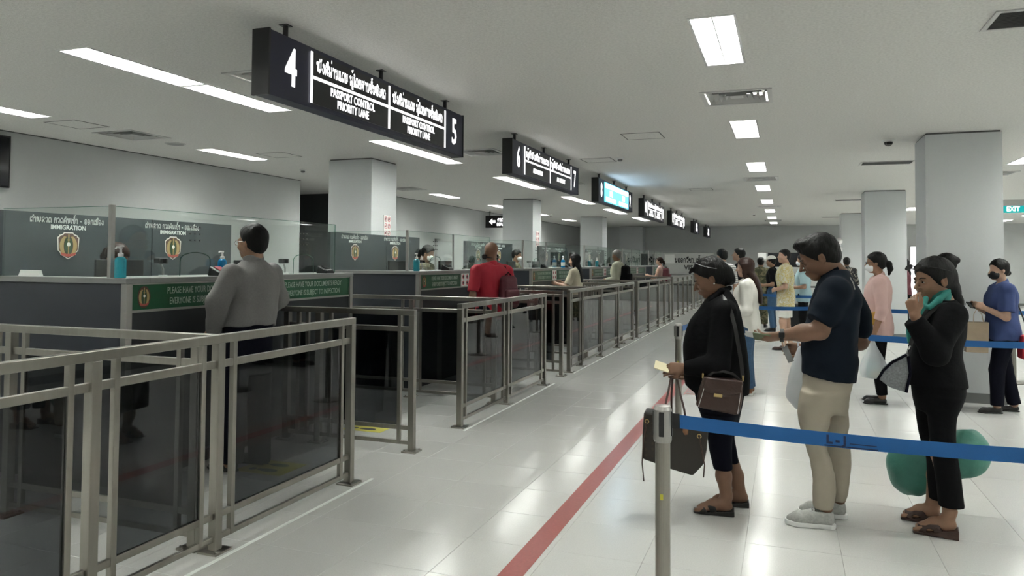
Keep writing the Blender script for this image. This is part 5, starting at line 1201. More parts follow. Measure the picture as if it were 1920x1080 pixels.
v.L(F, [(745, 1713, 1780, .08), (775, 1716, 1776, .085), (820, 1724, 1772, .078), (860, 1737, 1780, .072), (900, 1740, 1784, .07), (935, 1741, 1785, .072)], .09, k=.025, round_=.006)
F.noise(.006, (8, 8, 6), 33); F.build('trousers', M['cloth_black'], W3, base)
F = SDF(.005); h3.cap(F, .012, (.083, .066), (.16, -.115), -.10); F.chain([h3.p(-.09, .01, .02), P(1786, 540, .02), P(1795, 565, .03), P(1806, 595, .04)], [.045, .032, .030, .016], .02); F.noise(.003, (30, 30, 10), 34); F.build('hair', M['hair_black'], W3, base)
for he, to in ft:
    d = unit([*(to-he)[:2], 0]); s = V3(-d[1], d[0], 0); L_ = np.linalg.norm((to-he)[:2]); c = V3(he[0], he[1], 0); o0 = c - d*.012 - np.array(base); w = .045
    b = MB(); b.prism([(0, 0), (.07, 0), (.085, .006), (.12, .004), (L_+.010, .004), (L_+.016, .014), (.14, .020), (.08, .038), (0, .054)], o0 - s*w, d, Zu, s*2*w); sd = b.build('sandal', M['leather_brown'], W3, bevel=.004)
    F = SDF(.0035); F.ell(c + d*L_*.68 + Zu*.028, (.070, .048, .034), np.stack([d, s, Zu], 1), .01); F.ell(c + d*L_*.46 + Zu*.045, (.060, .047, .042), np.stack([d, s, Zu], 1), .01)
    F.cut(c + Zu*.014, -Zu); F.cut(c + d*L_*.90 + Zu*.02, d); F.cut(c + d*L_*.30 + Zu*.03, -d + Zu*.5); F.ell(c + d*L_*.60 + s*.045 + Zu*.03, (.020, .03, .012), np.stack([d, s, Zu], 1), .003, '-'); F.ell(c + d*L_*.60 - s*.045 + Zu*.03, (.020, .03, .012), np.stack([d, s, Zu], 1), .003, '-'); F.build('strap', M['leather_brown'], sd, base)
o = h3.p(.06, 0, .115); t = thing('sunglasses', 'dark sunglasses on the hair of the woman with the teal collar', 'sunglasses', tuple(o))
for y in (-1, 1):
    MB().prism([(.030*math.cos(a), .021*math.sin(a)) for a in np.linspace(0, 2*math.pi, 17)[:-1]], h3.p(.108, y*.036, .088)-o, h3.M[:, 1], unit(h3.M[:, 2]*.8 - h3.M[:, 0]*.6), h3.M[:, 0]*.004).build('lens', M['lens_dark'], t)
    MB().tube([h3.p(.104, y*.066, .090)-o, h3.p(.03, y*.098, .070)-o, h3.p(-.04, y*.098, .045)-o], .0032, 6).build('temple', M['black_plastic'], t)
MB().tube([h3.p(.110, -.010, .092)-o, h3.p(.114, 0, .096)-o, h3.p(.110, .010, .092)-o], .003, 6).build('bridge', M['black_plastic'], t)
o = P(1675, 705, -.26); t = thing('handbag', 'grey felt shoulder bag with dark piping beside the woman with teal collar', 'bag', tuple(o))
soft(px_prism(v, [(1668, 682), (1702, 664), (1706, 700), (1699, 737), (1668, 727), (1645, 709), (1652, 696)], -.31, -.16, o).build('bag_body', M['grey_melange'], t), .014)
MB().tube([P(x, y, -.312)-o for x, y in ((1646, 711), (1656, 695), (1672, 680), (1700, 665))], .007, 8).build('piping', M['cloth_navy_dark'], t); MB().tube([P(x, y, -.312)-o for x, y in ((1703, 668), (1707, 700), (1699, 736))], .008, 8).build('piping', M['cloth_navy_dark'], t)
MB().tube([P(1700, 668, -.23)-o, P(1703, 655, -.23)-o, P(1707, 648, -.235)-o], .005, 8).build('ring', M['silver'], t)
MB().strip([P(1706, 650, -.235)-o, P(1712, 632, -.24)-o, P(1726, 608, -.225)-o, P(1745, 586, -.19)-o, P(1765, 570, -.13)-o, P(1782, 566, -.06)-o], v.u, .020, .005).build('strap', M['leather_black'], t)
o = P(1760, 870, .22); t = thing('green_sack', 'bulging green plastic sack carried behind the legs of the woman with the teal collar', 'bag', tuple(o))
F = SDF(.008); F.ell(P(1715, 872, .24), (.145, .13, .155), None, .03); F.ell(P(1710, 905, .24), (.10, .11, .07), None, .04); F.ell(P(1760, 862, .24), (.16, .12, .12), None, .05); F.ell(P(1812, 852, .24), (.12, .12, .135), None, .04); F.noise(.022, (7, 7, 5), 41); F.noise(.010, (16, 16, 9), 42); F.build('bag_body', M['bag_green'], t, tuple(o)); MB().tube([P(1765, 835, .22)-o, P(1770, 805, .20)-o, P(1773, 785, .19)-o], .014, 8).build('handle', M['bag_green'], t)

# ================================================================== man in the grey shirt at the first counter
v = PV(455, 880); base = tuple(v.base); P = v.P; fw = V3(-1, 0, 0); lf = V3(0, -1, 0)
G1 = thing('person', 'man with glasses in a grey long-sleeved shirt, standing at the nearest counter', 'person', base)
hG = Head(P(472, 456), fw, 1.05, .02)
F = SDF(.006); hG.body(F, P(478, 497), .058, False, True)
v.L(F, [(492, 462, 494, .06), (520, 434, 512, .13), (600, 424, 508, .13), (660, 420, 508, .13)], k=.03)
sL, eL, wL = P(436, 514, -.12), P(410, 566, -.14), P(402, 612, -.05)
F.chain([sL, eL, wL], [.055, .046, .032], .02); hand(F, wL, unit(fw*.6 - Zu*.8), V3(0, 1, 0), -1, (.4,)*4, 1, .4)
sR, eR, wR = P(508, 514, .12), P(520, 560, .20), P(490, 590, .40)
F.chain([sR, eR, wR], [.055, .046, .032], .02); hand(F, wR, fw, -V3(0, 1, 0), 1, (.4,)*4, 1, .4)
for a, b_, c in (((440, 700, -.06), (438, 780, -.06), (430, 868, -.06)), ((488, 700, .08), (488, 780, .08), (486, 858, .08))): F.chain([P(*a), P(*b_), P(*c)], [.06, .05, .04], .02)
F.build('body', M['skin'], G1, base); hG.details(G1, base)
F = SDF(.007)
v.L(F, [(484, 460, 496, .08), (493, 449, 505, .11), (508, 432, 514, .15), (526, 426, 521, .17), (550, 424, 523, .175), (580, 420, 521, .17), (610, 413, 515, .165)], k=.03, round_=.006)
F.chain([sL, eL, P(402, 608, -.06)], [.080, .074, .056], .03); F.chain([sR, eR, P(498, 584, .36)], [.080, .07, .055], .03); F.cut(P(460, 612), -Zu)
F.cone(P(477, 500), hG.p(-.02, 0, -.05), .064, .062, .002, '-'); F.noise(.015, (6, 6, 5), 51); F.noise(.008, (14, 14, 9), 52)
sh_ = F.build('shirt', M['cloth_grey_shirt'], G1, base)
F = SDF(.005); a, b_ = P(477, 497), P(474, 478); F.cone(a, b_, .078, .072, .004); F.cone(P(478, 510), P(473, 465), .067, .063, .002, '-'); F.cut(P(474, 479), unit(Zu + fw*.25)); F.build('collar', M['cloth_grey_shirt'], sh_, base)
F = SDF(.005); F.cone(P(402, 600, -.06), P(401, 616, -.045), .060, .056, .003); F.build('cuff', M['cloth_grey_shirt'], sh_, base)
F = SDF(.008); v.L(F, [(600, 416, 512, .15), (650, 418, 510, .15), (700, 420, 509, .13)], k=.03)
v.L(F, [(690, 418, 466, .10), (780, 418, 462, .085), (868, 416, 458, .075)], -.07, k=.02); v.L(F, [(690, 460, 510, .10), (780, 463, 508, .085), (866, 466, 507, .075)], .08, k=.02); F.noise(.006, (8, 8, 5), 53); F.build('trousers', M['cloth_navy_dark'], G1, base)
F = SDF(.0055); hG.cap(F, .013, (.060, .085), (.16, -.10), -.085); F.noise(.003, (30, 30, 12), 54); F.build('hair', M['hair_black'], G1, base)
for x, dd in ((440, -.06), (492, .08)):
    he = P(x+6, 880, dd); he[2] = 0; shoe(G1, base, he, fw, .27, 'dress', 'leather_black', 'black_plastic', .007)
o = hG.p(.09, 0, .005); t = thing('glasses', 'thin framed glasses worn by the man in the grey shirt', 'glasses', tuple(o))
for y in (-1, 1):
    MB().tube([hG.p(.098, y*.033+.024*math.cos(a), .003+.018*math.sin(a))-o for a in np.linspace(0, 2*math.pi, 15)], .0018, 5).build('rim', M['silver'], t); MB().tube([hG.p(.096, y*.058, .010)-o, hG.p(.04, y*.080, .012)-o, hG.p(-.012, y*.088, .008)-o], .002, 5).build('temple', M['silver'], t)
MB().tube([hG.p(.099, -.010, .008)-o, hG.p(.103, 0, .010)-o, hG.p(.099, .010, .008)-o], .0018, 5).build('bridge', M['silver'], t)
# ================================================================== the others, smaller in the picture
def place(px, py): p = on_z(px, py); return (p[0], p[1])
def hung(fg, i, drop=0.0): return fg['wr'][i] + unit(fg['wr'][i]-fg['el'][i])*.06 - V3(0, 0, drop)
def backpack(fg, label, m, w=.15, h=.22, d=.09, back=.13, strap='cloth_black', cz=.68, side=0.0):
    f, l, W, H = fg['f'], fg['l'], fg['W'], fg['H']; c = W(-back-d*.6, side, cz*H); t = thing('backpack', label, 'backpack', tuple(c)); R = np.stack([f, l, V3(0, 0, 1)], 1)
    F = SDF(.012); F.box(c, (d, w, h), R, .06, .02, taper=.12); F.noise(.006, 9, 3); F.build('pack', M[m], t, tuple(c)); F = SDF(.010); F.box(c - f*(d+.012) - V3(0, 0, h*.32), (.035, w*.8, h*.5), R, .03, .01); F.build('front_pocket', M[m], t, tuple(c))
    for sg in (1, -1):
        MB().strip([q - c for q in (W(-back, sg*.07 + side*.5, (cz+.10)*H), W(-.06, sg*.085 + side*.4, .832*H), W(.05, sg*.09 + side*.3, .825*H), W(.105, sg*.095 + side*.3, .72*H), W(.06, sg*.13 + side*.3, .62*H), W(-back, sg*.11 + side*.5, .585*H))], l, .05, .008).build('strap', M[strap], t)
    MB().tube([c*0 + V3(0, 0, h) + l*.04 - f*0, V3(0, 0, h+.035), V3(0, 0, h) - l*.04], .008, 6).build('handle', M[strap], t)
    return t
PI = math.pi
# --- woman in the white blouse, jeans
a = figure('person', 'woman with long brown hair in a white blouse and blue jeans', (-.42, 9.12), PI*.97, 1.57, True, .008, 'skin_fair', dict(mat='cloth_white', hem=.44, sleeve=.92, loose=.028, noise=.014, flare=.012, name='blouse'), dict(mat='cloth_jeans', loose=.010), dict(kind='long', mat='hair_brown', len=.46, off=.085), ('fwd', 'fwd'), (0, .08), shoes=('sneaker', 'leather_tan'), fine=False)
# --- woman in pink with mask, ponytail and glasses
b = figure('person', 'woman in a pink top and black trousers with a white mask and ponytail', (.96, 9.12), PI*.985, 1.64, True, .0075, 'skin', dict(mat='cloth_pink', hem=.455, sleeve=.72, loose=.020, noise=.010, name='blouse'), dict(mat='cloth_black', hem=.06, loose=.004), dict(kind='pony'), ((( -.01, .028, -.178), (.045, -.01, -.145)), 'fwd'), (0, .05), 'mask_white', ('flat', 'leather_black'), build=1.06)
hd = b['hd']; o = hd.p(.09, 0, .0); t = thing('glasses', 'dark rimmed glasses of the woman in pink', 'glasses', tuple(o))
for y in (-1, 1): MB().tube([hd.p(.098, y*.033+.024*math.cos(q), .006+.017*math.sin(q))-o for q in np.linspace(0, 2*PI, 13)], .0025, 5).build('rim', M['black_plastic'], t); MB().tube([hd.p(.096, y*.057, .012)-o, hd.p(-.012, y*.086, .008)-o], .0025, 5).build('temple', M['black_plastic'], t)
MB().tube([hd.p(.099, -.010, .008)-o, hd.p(.099, .010, .008)-o], .002, 5).build('bridge', M['black_plastic'], t)
c = b['W'](.10, .17, .56*1.64); t = thing('shoulder_bag', 'mustard yellow bag at the waist of the woman in pink', 'bag', tuple(c)); R = np.stack([b['f'], b['l'], Zu], 1)
F = SDF(.008); F.box(c, (.115, .035, .065), R @ np.array([[.94, 0, .34], [0, 1, 0], [-.34, 0, .94]]), .02, .01); F.build('bag_body', M['mustard'], t, tuple(c)); MB().strip([q-c for q in (b['W'](-.02, .155, .60*1.64), b['W'](-.06, .13, .72*1.64), b['W'](-.05, .10, .835*1.64), b['W'](.03, .06, .825*1.64))], b['f'], .022, .005).build('strap', M['leather_tan'], t)
c = hung(b, 0, .02); t = thing('carrier_bag', 'clear plastic shopping bag hanging from the hand of the woman in pink', 'bag', tuple(c))
mf = mat('clear_film', (.66, .69, .72), .3); mf.node_tree.nodes['Principled BSDF'].inputs['Alpha'].default_value = .42
F = SDF(.008); F.loft([(c[2]-.40, c[:2], .13, .08), (c[2]-.34, c[:2], .145, .09), (c[2]-.20, c[:2], .11, .07), (c[2]-.06, c[:2], .04, .03), (c[2]+.02, c[:2], .015, .012)], b['f'], b['l'], 2.3, .02); F.noise(.010, (14, 14, 5), 61); F.build('bag_body', mf, t, tuple(c))
MB().obox((-.01, -.01, -.31), (b['f'], b['l'], Zu), (.06, .04, .085)).build('packet', M['cloth_lightblue'], t, bevel=.01); MB().obox((.02, -.045, -.355), (b['f'], b['l'], Zu), (.035, .03, .03)).build('packet', M['passport_cream'], t, bevel=.01)
# --- woman in blue with black mask
d = figure('person', 'woman in a blue blouse and navy trousers wearing a black mask, at the right edge', (2.10, 9.02), PI*1.02, 1.57, True, .0075, 'skin_fair', dict(mat='cloth_blue', hem=.475, sleeve=.40, loose=.028, noise=.009, name='blouse'), dict(mat='cloth_navy_dark', loose=.012, hem=.045), dict(kind='lowbun'), ('phone', 'phone'), (.35, .05), 'mask_black', ('flat', 'leather_black'), build=1.12, stride=.10)
c = (d['wr'][0]+d['wr'][1])/2 + d['f']*.09; t = thing('phone', 'black phone and strap held by the woman in blue', 'phone', tuple(c)); MB().obox((0, 0, .02), (d['l'], unit(Zu*.8 + d['f']*.6), unit(d['f']*.8 - Zu*.6)), (.075, .04, .006)).build('handset', M['black_plastic'], t, bevel=.004); MB().tube([V3(0, .03, 0), V3(-.04, .0, .05), V3(-.06, -.02, .0), V3(-.03, 0, -.04)], .004, 6).build('lanyard', M['black_plastic'], t)
c = hung(d, 0, .06) + d['f']*.02; t = thing('paper_bag', 'brown kraft paper bag hanging from the arm of the woman in blue', 'bag', tuple(c)); MB().hexa([(-.11, -.05, -.42), (.09, -.05, -.42), (.09, .05, -.42), (-.11, .05, -.42)], [(-.09, -.05, -.11), (.10, -.05, -.11), (.10, .05, -.11), (-.09, .05, -.11)]).build('bag_body', M['kraft'], t, bevel=.004)
MB().tube([V3(-.04, -.05, -.11), V3(-.03, -.03, -.03), V3(0, 0, .02), V3(.04, -.03, -.03), V3(.05, -.05, -.11)], .004, 6).build('handle', M['kraft'], t)
c = d['W'](-.16, .13, .44*1.57); t = thing('shoulder_bag', 'red bag with a black strap behind the woman in blue', 'bag', tuple(c)); F = SDF(.009); F.box(c, (.05, .09, .12), np.stack([d['f'], d['l'], Zu], 1), .02, .01); F.build('bag_body', M['cloth_red'], t, tuple(c)); MB().tube([q-c for q in (d['W'](-.19, .15, .38*1.57), d['W'](-.22, .14, .45*1.57), d['W'](-.18, .12, .56*1.57), d['W'](-.12, .10, .70*1.57), d['W'](-.06, .09, .83*1.57))], .007, 6).build('strap', M['leather_black'], t)
# --- woman with a high bun behind the woman with the teal collar
figure('person', 'woman with a dark bun, only her hair showing behind the woman with the teal collar', (1.62, 9.05), PI*.98, 1.63, True, .011, 'skin', dict(mat='cloth_black', hem=.45, sleeve=.9), dict(mat='cloth_black'), dict(kind='bun'), ('down', 'fwd'), (-.2, 0))
# --- man in the yellow floral shirt
e = figure('person', 'man in a yellow floral shirt and white shorts turning his head', (.0, 14.0), PI*.99, 1.755, False, .010, 'skin_fair', dict(mat='floral_yellow', hem=.43, sleeve=.42, loose=.026, noise=.010, flare=.006, name='shirt'), dict(mat='cloth_white', hem=.32, loose=.012), None, ('belly', 'down'), (.55, -.08), shoes=('flat', 'leather_brown'), build=1.05, stride=.05)
MB().strip([q-np.array(e['base']) for q in (e['W'](.10, -.06, .80*1.755), e['W'](.115, .03, .72*1.755), e['W'](.10, .12, .62*1.755))], e['l'], .03, .006).build('bag_strap', M['leather_black'], e['root'])
# --- two men talking
figure('person', 'man in a black t-shirt with a dark quiff, facing left', (-.83, 15.1), PI*.98, 1.79, False, .011, 'skin_fair', dict(mat='cloth_black', hem=.46, sleeve=.42, loose=.02), dict(mat='cloth_black'), dict(kind='short', th=.016), ('belly', 'belly'), (.1, -.18))
figure('person', 'man in a white striped shirt seen from behind the woman in the blazer', (-1.10, 14.45), PI*.75, 1.76, False, .011, 'skin_fair', dict(mat='stripe_white', hem=.46, sleeve=.45, loose=.022), dict(mat='cloth_navy_dark'), dict(kind='short', th=.014), ('fwd', 'down'), (.1, .12), build=1.1)
# --- man in a white cap, person in camouflage, man in light blue
g = figure('person', 'man in a white cap and dark vest left of the man in the floral shirt', (-.28, 17.6), PI*.98, 1.66, False, .012, 'skin', dict(mat='cloth_black', hem=.46, sleeve=.4), dict(mat='cloth_jeans'), dict(kind='short'), ('fwd', 'fwd'), (0, .1))
F = SDF(.010); hd = g['hd']; F.ell(hd.p(-.015, 0, .055), V3(.112, .09, .088), hd.M, .01); F.cut(hd.p(0, 0, .055), -hd.M[:, 2]); F.ell(hd.p(.12, 0, .058), V3(.06, .07, .008), hd.M, .01); F.build('cap', M['cloth_white'], g['root'], g['base'])
figure('person', 'person in camouflage clothing beside the woman with long brown hair', (-.55, 18.6), PI*.5, 1.64, False, .013, 'skin', dict(mat='camouflage', hem=.44, sleeve=.95, loose=.03), dict(mat='camouflage', loose=.02), dict(kind='short'), ('down', 'down'))
figure('person', 'man in a light blue polo with a white mask, left of the man in navy', (.33, 15.9), PI*.98, 1.68, False, .011, 'skin', dict(mat='cloth_lightblue', hem=.45, sleeve=.42, loose=.022, name='polo_shirt'), dict(mat='cloth_black'), dict(kind='short'), ('fwd', 'fwd'), (0, .05), 'mask_white', build=1.1)
c = on_z(1494, 622); t = thing('suitcase', 'black wheeled suitcase beside the man in the floral shirt', 'suitcase', (c[0], c[1], 0)); MB().box(-.17, .17, -.12, .12, .06, .62).build('shell', M['black_plastic'], t, bevel=.03); MB().tube([(-.1, .08, .6), (-.1, .08, .95), (.1, .08, .95), (.1, .08, .6)], .011, 8).build('handle', M['alu'], t)
for q in ((-.14, -.09), (.14, -.09), (-.14, .09), (.14, .09)): MB().tube([(q[0]-.015, q[1], .03), (q[0]+.015, q[1], .03)], .03, 14).build('wheel', M['grey_plastic'], t)
figure('person', 'woman in a black floral dress with red sleeve, half hidden by a pillar', (1.45, 20.6), PI*.55, 1.66, True, .012, 'skin_deep', dict(mat='floral_dark', hem=.45, sleeve=.6, loose=.018, name='dress_top'), dict(mat='floral_dark', kind='skirt', hem=.20), dict(kind='bun', mat='hair_black'), ('fwd', 'down'))
figure('person', 'person in a dark top far behind, left of the woman with the teal collar', (2.55, 19.0), PI*.95, 1.62, True, .013, 'skin', dict(mat='maroon', hem=.45, sleeve=.6), dict(mat='cloth_black'), dict(kind='long', len=.3), ('down', 'fwd'))
# --- man in red at the second booth, with backpack
r = figure('person', 'bald man in a red polo shirt at the second booth, seen from behind', (-3.42, 8.62), PI*.80, 1.755, False, .0085, 'skin_deep', dict(mat='cloth_red', hem=.46, sleeve=.42, loose=.020, noise=.009, name='polo_shirt'), dict(mat='cloth_navy_dark', loose=.016), dict(kind='none'), (((-.015, .042, -.172), (.07, -.03, -.125)), 'belly'), (0, .05), build=1.16)
backpack(r, 'black and maroon backpack slung on the right shoulder of the man in red', 'maroon', .125, .20, .075, .125, 'cloth_black', .655, -.13)
hd = r['hd']; t = thing('headphones', 'black headphones around the neck of the bald man in red', 'headphones', tuple(hd.p(0, 0, -.06)))
for sg in (1, -1): MB().lathe([(.03, -.012), (.034, 0), (.03, .012)], 16).build('ear_cup', M['black_plastic'], t).matrix_local = Matrix.Translation(hd.p(.01, sg*.088, -.055)-hd.p(0, 0, -.06)) @ Matrix.Rotation(PI/2, 4, 'X')
MB().tube([hd.p(.0, sg_*.088*1.0, -.06 - .02*(1-abs(sg_)))-hd.p(0, 0, -.06) - hd.M[:, 0]*.075*(1-sg_*sg_) for sg_ in np.linspace(-1, 1, 11)], .007, 6).build('band', M['black_plastic'], t)
# --- travellers at the farther booths
figure('person', 'woman with long black hair in a cream top at the third booth', (-3.62, 13.3), PI*.98, 1.65, True, .010, 'skin_fair', dict(mat='cloth_cream', hem=.46, sleeve=.42, loose=.018), dict(mat='cloth_cream', kind='skirt', hem=.30), dict(kind='long', len=.42), ('counter', 'counter'), (0, .05), shoes=('flat', 'leather_black'), stride=.06)
o_ = figure('person', 'grey-haired man in a pale sage shirt at the fourth booth', (-3.65, 17.1), PI*.97, 1.785, False, .011, 'skin_deep', dict(mat='cloth_sage', hem=.42, sleeve=.95, loose=.026), dict(mat='cloth_navy_dark'), dict(kind='short', mat='hair_grey'), ('fwd', 'fwd'), (0, .12))
backpack(o_, 'black backpack on the grey-haired man', 'cloth_black', .15, .22, .09, .13)
w_ = figure('person', 'woman in a sleeveless top at the fifth booth, hair tied back', (-3.5, 22.4), PI*.98, 1.65, True, .012, 'skin_fair', dict(mat='cloth_pink', hem=.46, sleeve=0, loose=.010, collar=False), dict(mat='cloth_navy_dark'), dict(kind='pony', mat='hair_brown'), ('counter', 'fwd'))
backpack(w_, 'dark red backpack on the woman in the sleeveless top', 'maroon', .15, .22, .09, .12)
# --- officers seated behind the glass
OF = [((-5.02, 4.50), -.1, 'hair_brown', 'officer bowed low behind the screen of the nearest booth, hand to the head', 1.62, True, (0, .55), ('face', 'fwd'), None, 'pony'),
      ((-4.96, 9.88), .15, 'hair_black', 'officer in mask and yellow epaulettes at the second booth, left of the man in red', 1.64, True, (-.25, .28), ('fwd', 'fwd'), 'mask_white', 'pony'),
      ((-4.96, 13.75), .15, 'hair_black', 'masked officer in khaki uniform at the third booth', 1.64, False, (-.2, .1), ('fwd', 'fwd'), 'mask_white', 'short'),
      ((-4.96, 17.9), .1, 'hair_black', 'masked officer at the fourth booth', 1.64, False, (0, .1), ('fwd', 'fwd'), 'mask_white', 'short')]
mat('epaulette', (.55, .36, .05), .5)
for q, (bb, yw, hm, lab, H_, fem, hh, ar, mk, hk) in enumerate(OF):
    of = figure('person', lab, bb, yw, H_, fem, .010, 'skin', dict(mat='cloth_khaki_dark' if q in (1, 2) else 'cloth_black', hem=.48, sleeve=.9, loose=.016, name='uniform_shirt'), dict(mat='cloth_khaki_dark'), dict(kind=hk, mat=hm), ar, hh, mk, raise_=(.02, .10, .10, .10)[q], seated=True)
    sz = of['base'][2] + .44*H_; t = thing('office_stool', 'black office stool under the ' + ('officer bowed in the nearest booth', 'officer in yellow epaulettes', 'khaki officer at the third booth', 'officer at the fourth booth')[q], 'stool', (bb[0], bb[1], .0), group='office stools')
    MB().lathe([(.19, sz-.06), (.20, sz-.04), (.20, sz-.015), (.17, sz)], 20).build('seat', M['black_plastic'], t); MB().lathe([(.025, .12), (.025, sz-.06)], 12).build('column', M['alu'], t); MB().lathe([(.24, .10), (.24, .115), (.04, .14)], 20).build('foot', M['black_plastic'], t)
    for sg in (1, -1): MB().obox(of['sh'][0 if sg > 0 else 1] + V3(0, 0, .065) - np.array(of['base']), (unit(of['l'] - Zu*.25*sg), of['f'], unit(Zu + of['l']*.25*sg)), (.05, .022, .005)).build('epaulette', M['epaulette'], of['root'], bevel=.003)
# ================================================================== things on the counters
def counter_pt(px, py, z=ZC): p = on_z(px, py, z); return p
def bottle(x, y, label, gel='blue_gel', s=1.0, z=None):
    t = thing('sanitizer_bottle', label, 'bottle', (x, y, ZC if z is None else z), group='hand sanitizer bottles')
    MB().lathe([(.030*s, 0), (.034*s, .004*s), (.034*s, .105*s), (.030*s, .122*s), (.014*s, .134*s)], 20).build('bottle', M[gel], t, smooth=False)
    MB().lathe([(.0345*s, .03*s), (.0345*s, .09*s)], 20).build('label', M['print_white'], t) if gel == 'blue_gel' and s > 1.05 else None
    MB().lathe([(.016*s, .132*s), (.017*s, .150*s), (.008*s, .156*s), (.007*s, .180*s), (.012*s, .184*s), (.012*s, .194*s)], 16).build('pump', M['white_plastic'], t); MB().tube([(0, 0, .189*s), (.0, -.030*s, .189*s), (0, -.040*s, .182*s)], .006*s, 8).build('nozzle', M['white_plastic'], t)
    return t
bottle(-4.185, 3.80, 'large pump bottle of blue sanitizer on the corner of the nearest booth', 'teal_gel', 1.08)
bottle(-4.20, 4.78, 'pump bottle of bright blue sanitizer left of the man in the grey shirt', 'blue_gel', 1.0)
bottle(-4.17, 8.05, 'pump bottle of blue sanitizer on the corner of the second booth', 'teal_gel', 1.1)
bottle(-4.17, 14.35, 'pale sanitizer bottle on the third booth', 'blue_gel', 1.2); bottle(-4.17, 17.2, 'sanitizer bottle on the fourth booth', 'teal_gel', 1.1)
for k, y0 in enumerate(BY[:4]):
    for q, yy in enumerate((.42, 1.85)):
        t = thing('monitor', f'black computer monitor on the {NEARW[k]} booth, {"near" if q == 0 else "far"} seat', 'monitor', (-4.62, y0+yy, 1.12), group='officers monitors')
        MB().box(-.012, .012, -.21, .21, .12, .40).build('screen', M['black_plastic'], t, bevel=.006); MB().box(-.02, .02, -.03, .03, .01, .2).build('neck', M['black_plastic'], t); MB().box(-.08, .08, -.11, .11, 0, .012).build('foot', M['black_plastic'], t)
        t = thing('passport_camera', f'black camera on a stalk on the counter of the {NEARW[k]} booth, {"near" if q == 0 else "far"} seat', 'camera', (-4.31, y0+yy+.10, ZC), group='counter cameras')
        MB().lathe([(.035, 0), (.03, .01)], 16).build('base', M['white_plastic'], t); MB().tube([(0, 0, .01), (0, 0, .05), (.0, -.02, .09)], .008, 8).build('stalk', M['grey_plastic'], t); MB().obox((0, -.02, .115), ((0, 1, 0), (1, 0, 0), (0, 0, 1)), (.045, .03, .022)).build('head', M['black_plastic'], t, bevel=.01); MB().obox((.032, -.02, .115), ((0, 1, 0), (1, 0, 0), (0, 0, 1)), (.015, .004, .015)).build('lens', M['lens_dark'], t)
        t = thing('fingerprint_reader', f'black fingerprint reader on the counter of the {NEARW[k]} booth, {"near" if q == 0 else "far"} seat', 'reader', (-4.16, y0+yy+.52, ZC), group='fingerprint readers')
        MB().hexa([(-.06, -.07, 0), (.06, -.07, 0), (.06, .07, 0), (-.06, .07, 0)], [(-.05, -.06, .075), (.05, -.06, .03), (.05, .06, .03), (-.05, .06, .075)]).build('case', M['black_plastic'], t, bevel=.008)
        MB().obox((0, 0, .056), (unit((1, 0, -.45)), (0, 1, 0), unit((.45, 0, 1))), (.03, .035, .004)).build('sensor_glass', M['red_print'] if (k == 0 and q == 0) else M['screen_off'], t)
t = thing('name_plate', 'small white plate standing on the near end of the nearest booth', 'plate', (-5.02, 3.80, ZC)); MB().hexa([(-.10, -.02, 0), (.10, -.02, 0), (.10, .02, 0), (-.10, .02, 0)], [(-.10, -.003, .045), (.10, -.003, .045), (.10, .003, .045), (-.10, .003, .045)]).build('plate', M['paper'], t); Bx(-.105, .105, -.025, .025, 0, .003).build('foot', M['white_plastic'], t)
# notice on a wall behind, and door frame
# ================================================================== far desk with the visa board
t = thing('visa_desk', 'long pale service desk across the far end of the hall', 'desk', (-.5, 29.4, 0))
Bx(-4.9, 4.0, -.3, .3, .0, 1.02).build('body', M['desk_white'], t, bevel=.01); Bx(-5.0, 4.1, -.36, .36, 1.02, 1.08).build('top', M['counter'], t, bevel=.008); Bx(-4.85, 3.95, -.31, -.3, .62, .68).build('groove', M['shadow_gap'], t)
def board(px0, py0, px1, py1, Y, name, label, cat, m, thick=.04):
    a, b_ = on_y(px0, py0, Y), on_y(px1, py1, Y); c = ((a[0]+b_[0])/2, Y, min(a[2], b_[2])); w, h = abs(a[0]-b_[0])/2, abs(a[2]-b_[2]); t = thing(name, label, cat, c)
    Bx(-w, w, -thick/2, thick/2, 0, h).build('panel', M[m], t, bevel=.006); MB().box(-w-.02, w+.02, -thick/2-.004, thick/2, h, h+.02).build('frame', M['alu'], t); return t, w, h
t, w, h = board(1244, 475, 1338, 514, 29.5, 'visa_board', 'pale board with Lao lettering and the word VISA at the far desk', 'sign', 'desk_white')
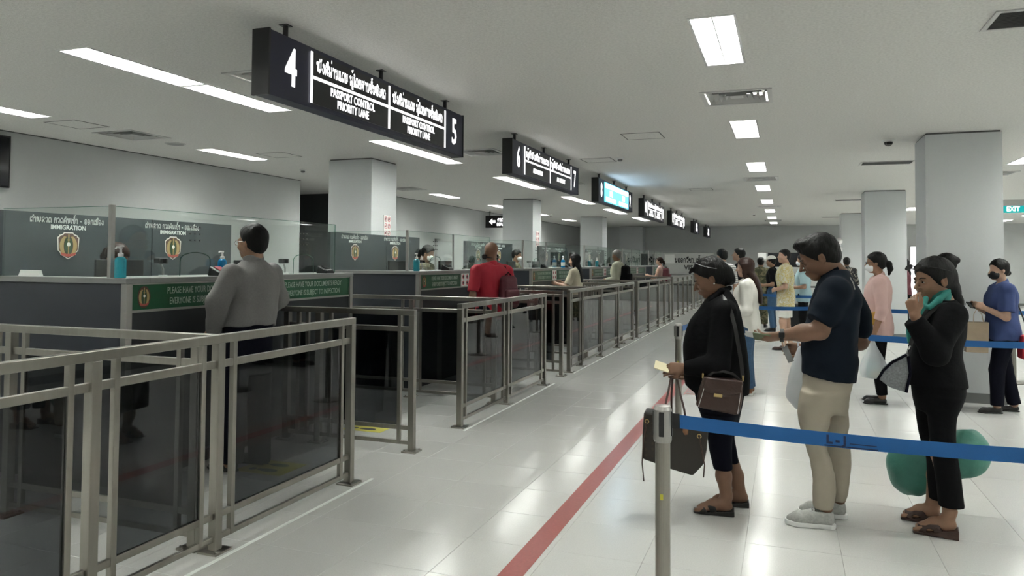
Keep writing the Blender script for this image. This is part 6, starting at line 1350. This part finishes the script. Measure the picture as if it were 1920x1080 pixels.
place_text(lao_mesh('ບ່ອນອອກວີຊາ ເຂົ້າເມືອງ', .15, .2, .8), (.1, -.022, h*.66), XA, ZA, 'lettering', M['black_print'], t, .001); place_text(text_mesh('VISA', .26, .004), (.1, -.022, h*.3), XA, ZA, 'lettering', M['black_print'], t, .001)
Bx(-w+.06, -w*.55, -.028, -.02, h*.5, h*.95).build('paper_sheet', M['paper'], t)
for q in (-w*.8, w*.8): Bx(q-.02, q+.02, -.02, .02, 1.08-t.location[2], 0).build('leg', M['alu'], t)
t, w, h = board(1202, 476, 1232, 498, 29.5, 'wall_screen', 'black screen at the far desk left of the visa board', 'screen', 'screen_off'); Bx(-.05, .05, -.02, .02, 1.08-t.location[2], 0).build('stand', M['black_plastic'], t)
t, w, h = board(1440, 474, 1516, 501, 30.2, 'wall_screen', 'wide black screen at the far end behind the man in the floral shirt', 'screen', 'screen_off'); Bx(-w, w, -.02, .02, .0-t.location[2], 0).build('stand', M['desk_white'], t)
t, w, h = board(1421, 474, 1437, 489, 29.9, 'notice', 'white paper notice at the far end, left of the wide black screen', 'notice', 'paper', .01); Bx(-.02, .02, -.01, .01, -t.location[2], 0).build('stand', M['alu'], t)
t = thing('fire_bell', 'pair of shiny round bells on the farthest right pillar', 'bell', (1.50, 24.20, 2.05))
for zz in (.12, -.12): MB().lathe([(.10, 0), (.095, .03), (.06, .055), (.01, .065)], 20).build('gong', M['silver'], t).matrix_local = Matrix.Translation((0, 0, zz)) @ Matrix.Rotation(PI/2, 4, 'X')
MB().tube([(0, .02, -.25), (0, .02, -1.6)], .02, 8).build('conduit', M['paint'], t)
# bright lit doorway far right
o = on_y(1717, 466, 31.6); t = thing('lit_doorway', 'narrow bright glass door far away between the right pillars', 'door', (o[0], 31.74, 0))
Bx(-.16, .16, -.02, .02, .05, 2.15).build('pane', mat('bright_pane', (.9, .92, .95), .4, emit=((.9, .95, 1.0), .25)), t); MB().box(-.20, -.16, -.03, .05, 0, 2.2).box(.16, .20, -.03, .05, 0, 2.2).box(-.2, .2, -.03, .05, 2.15, 2.2).build('frame', M['alu'], t)
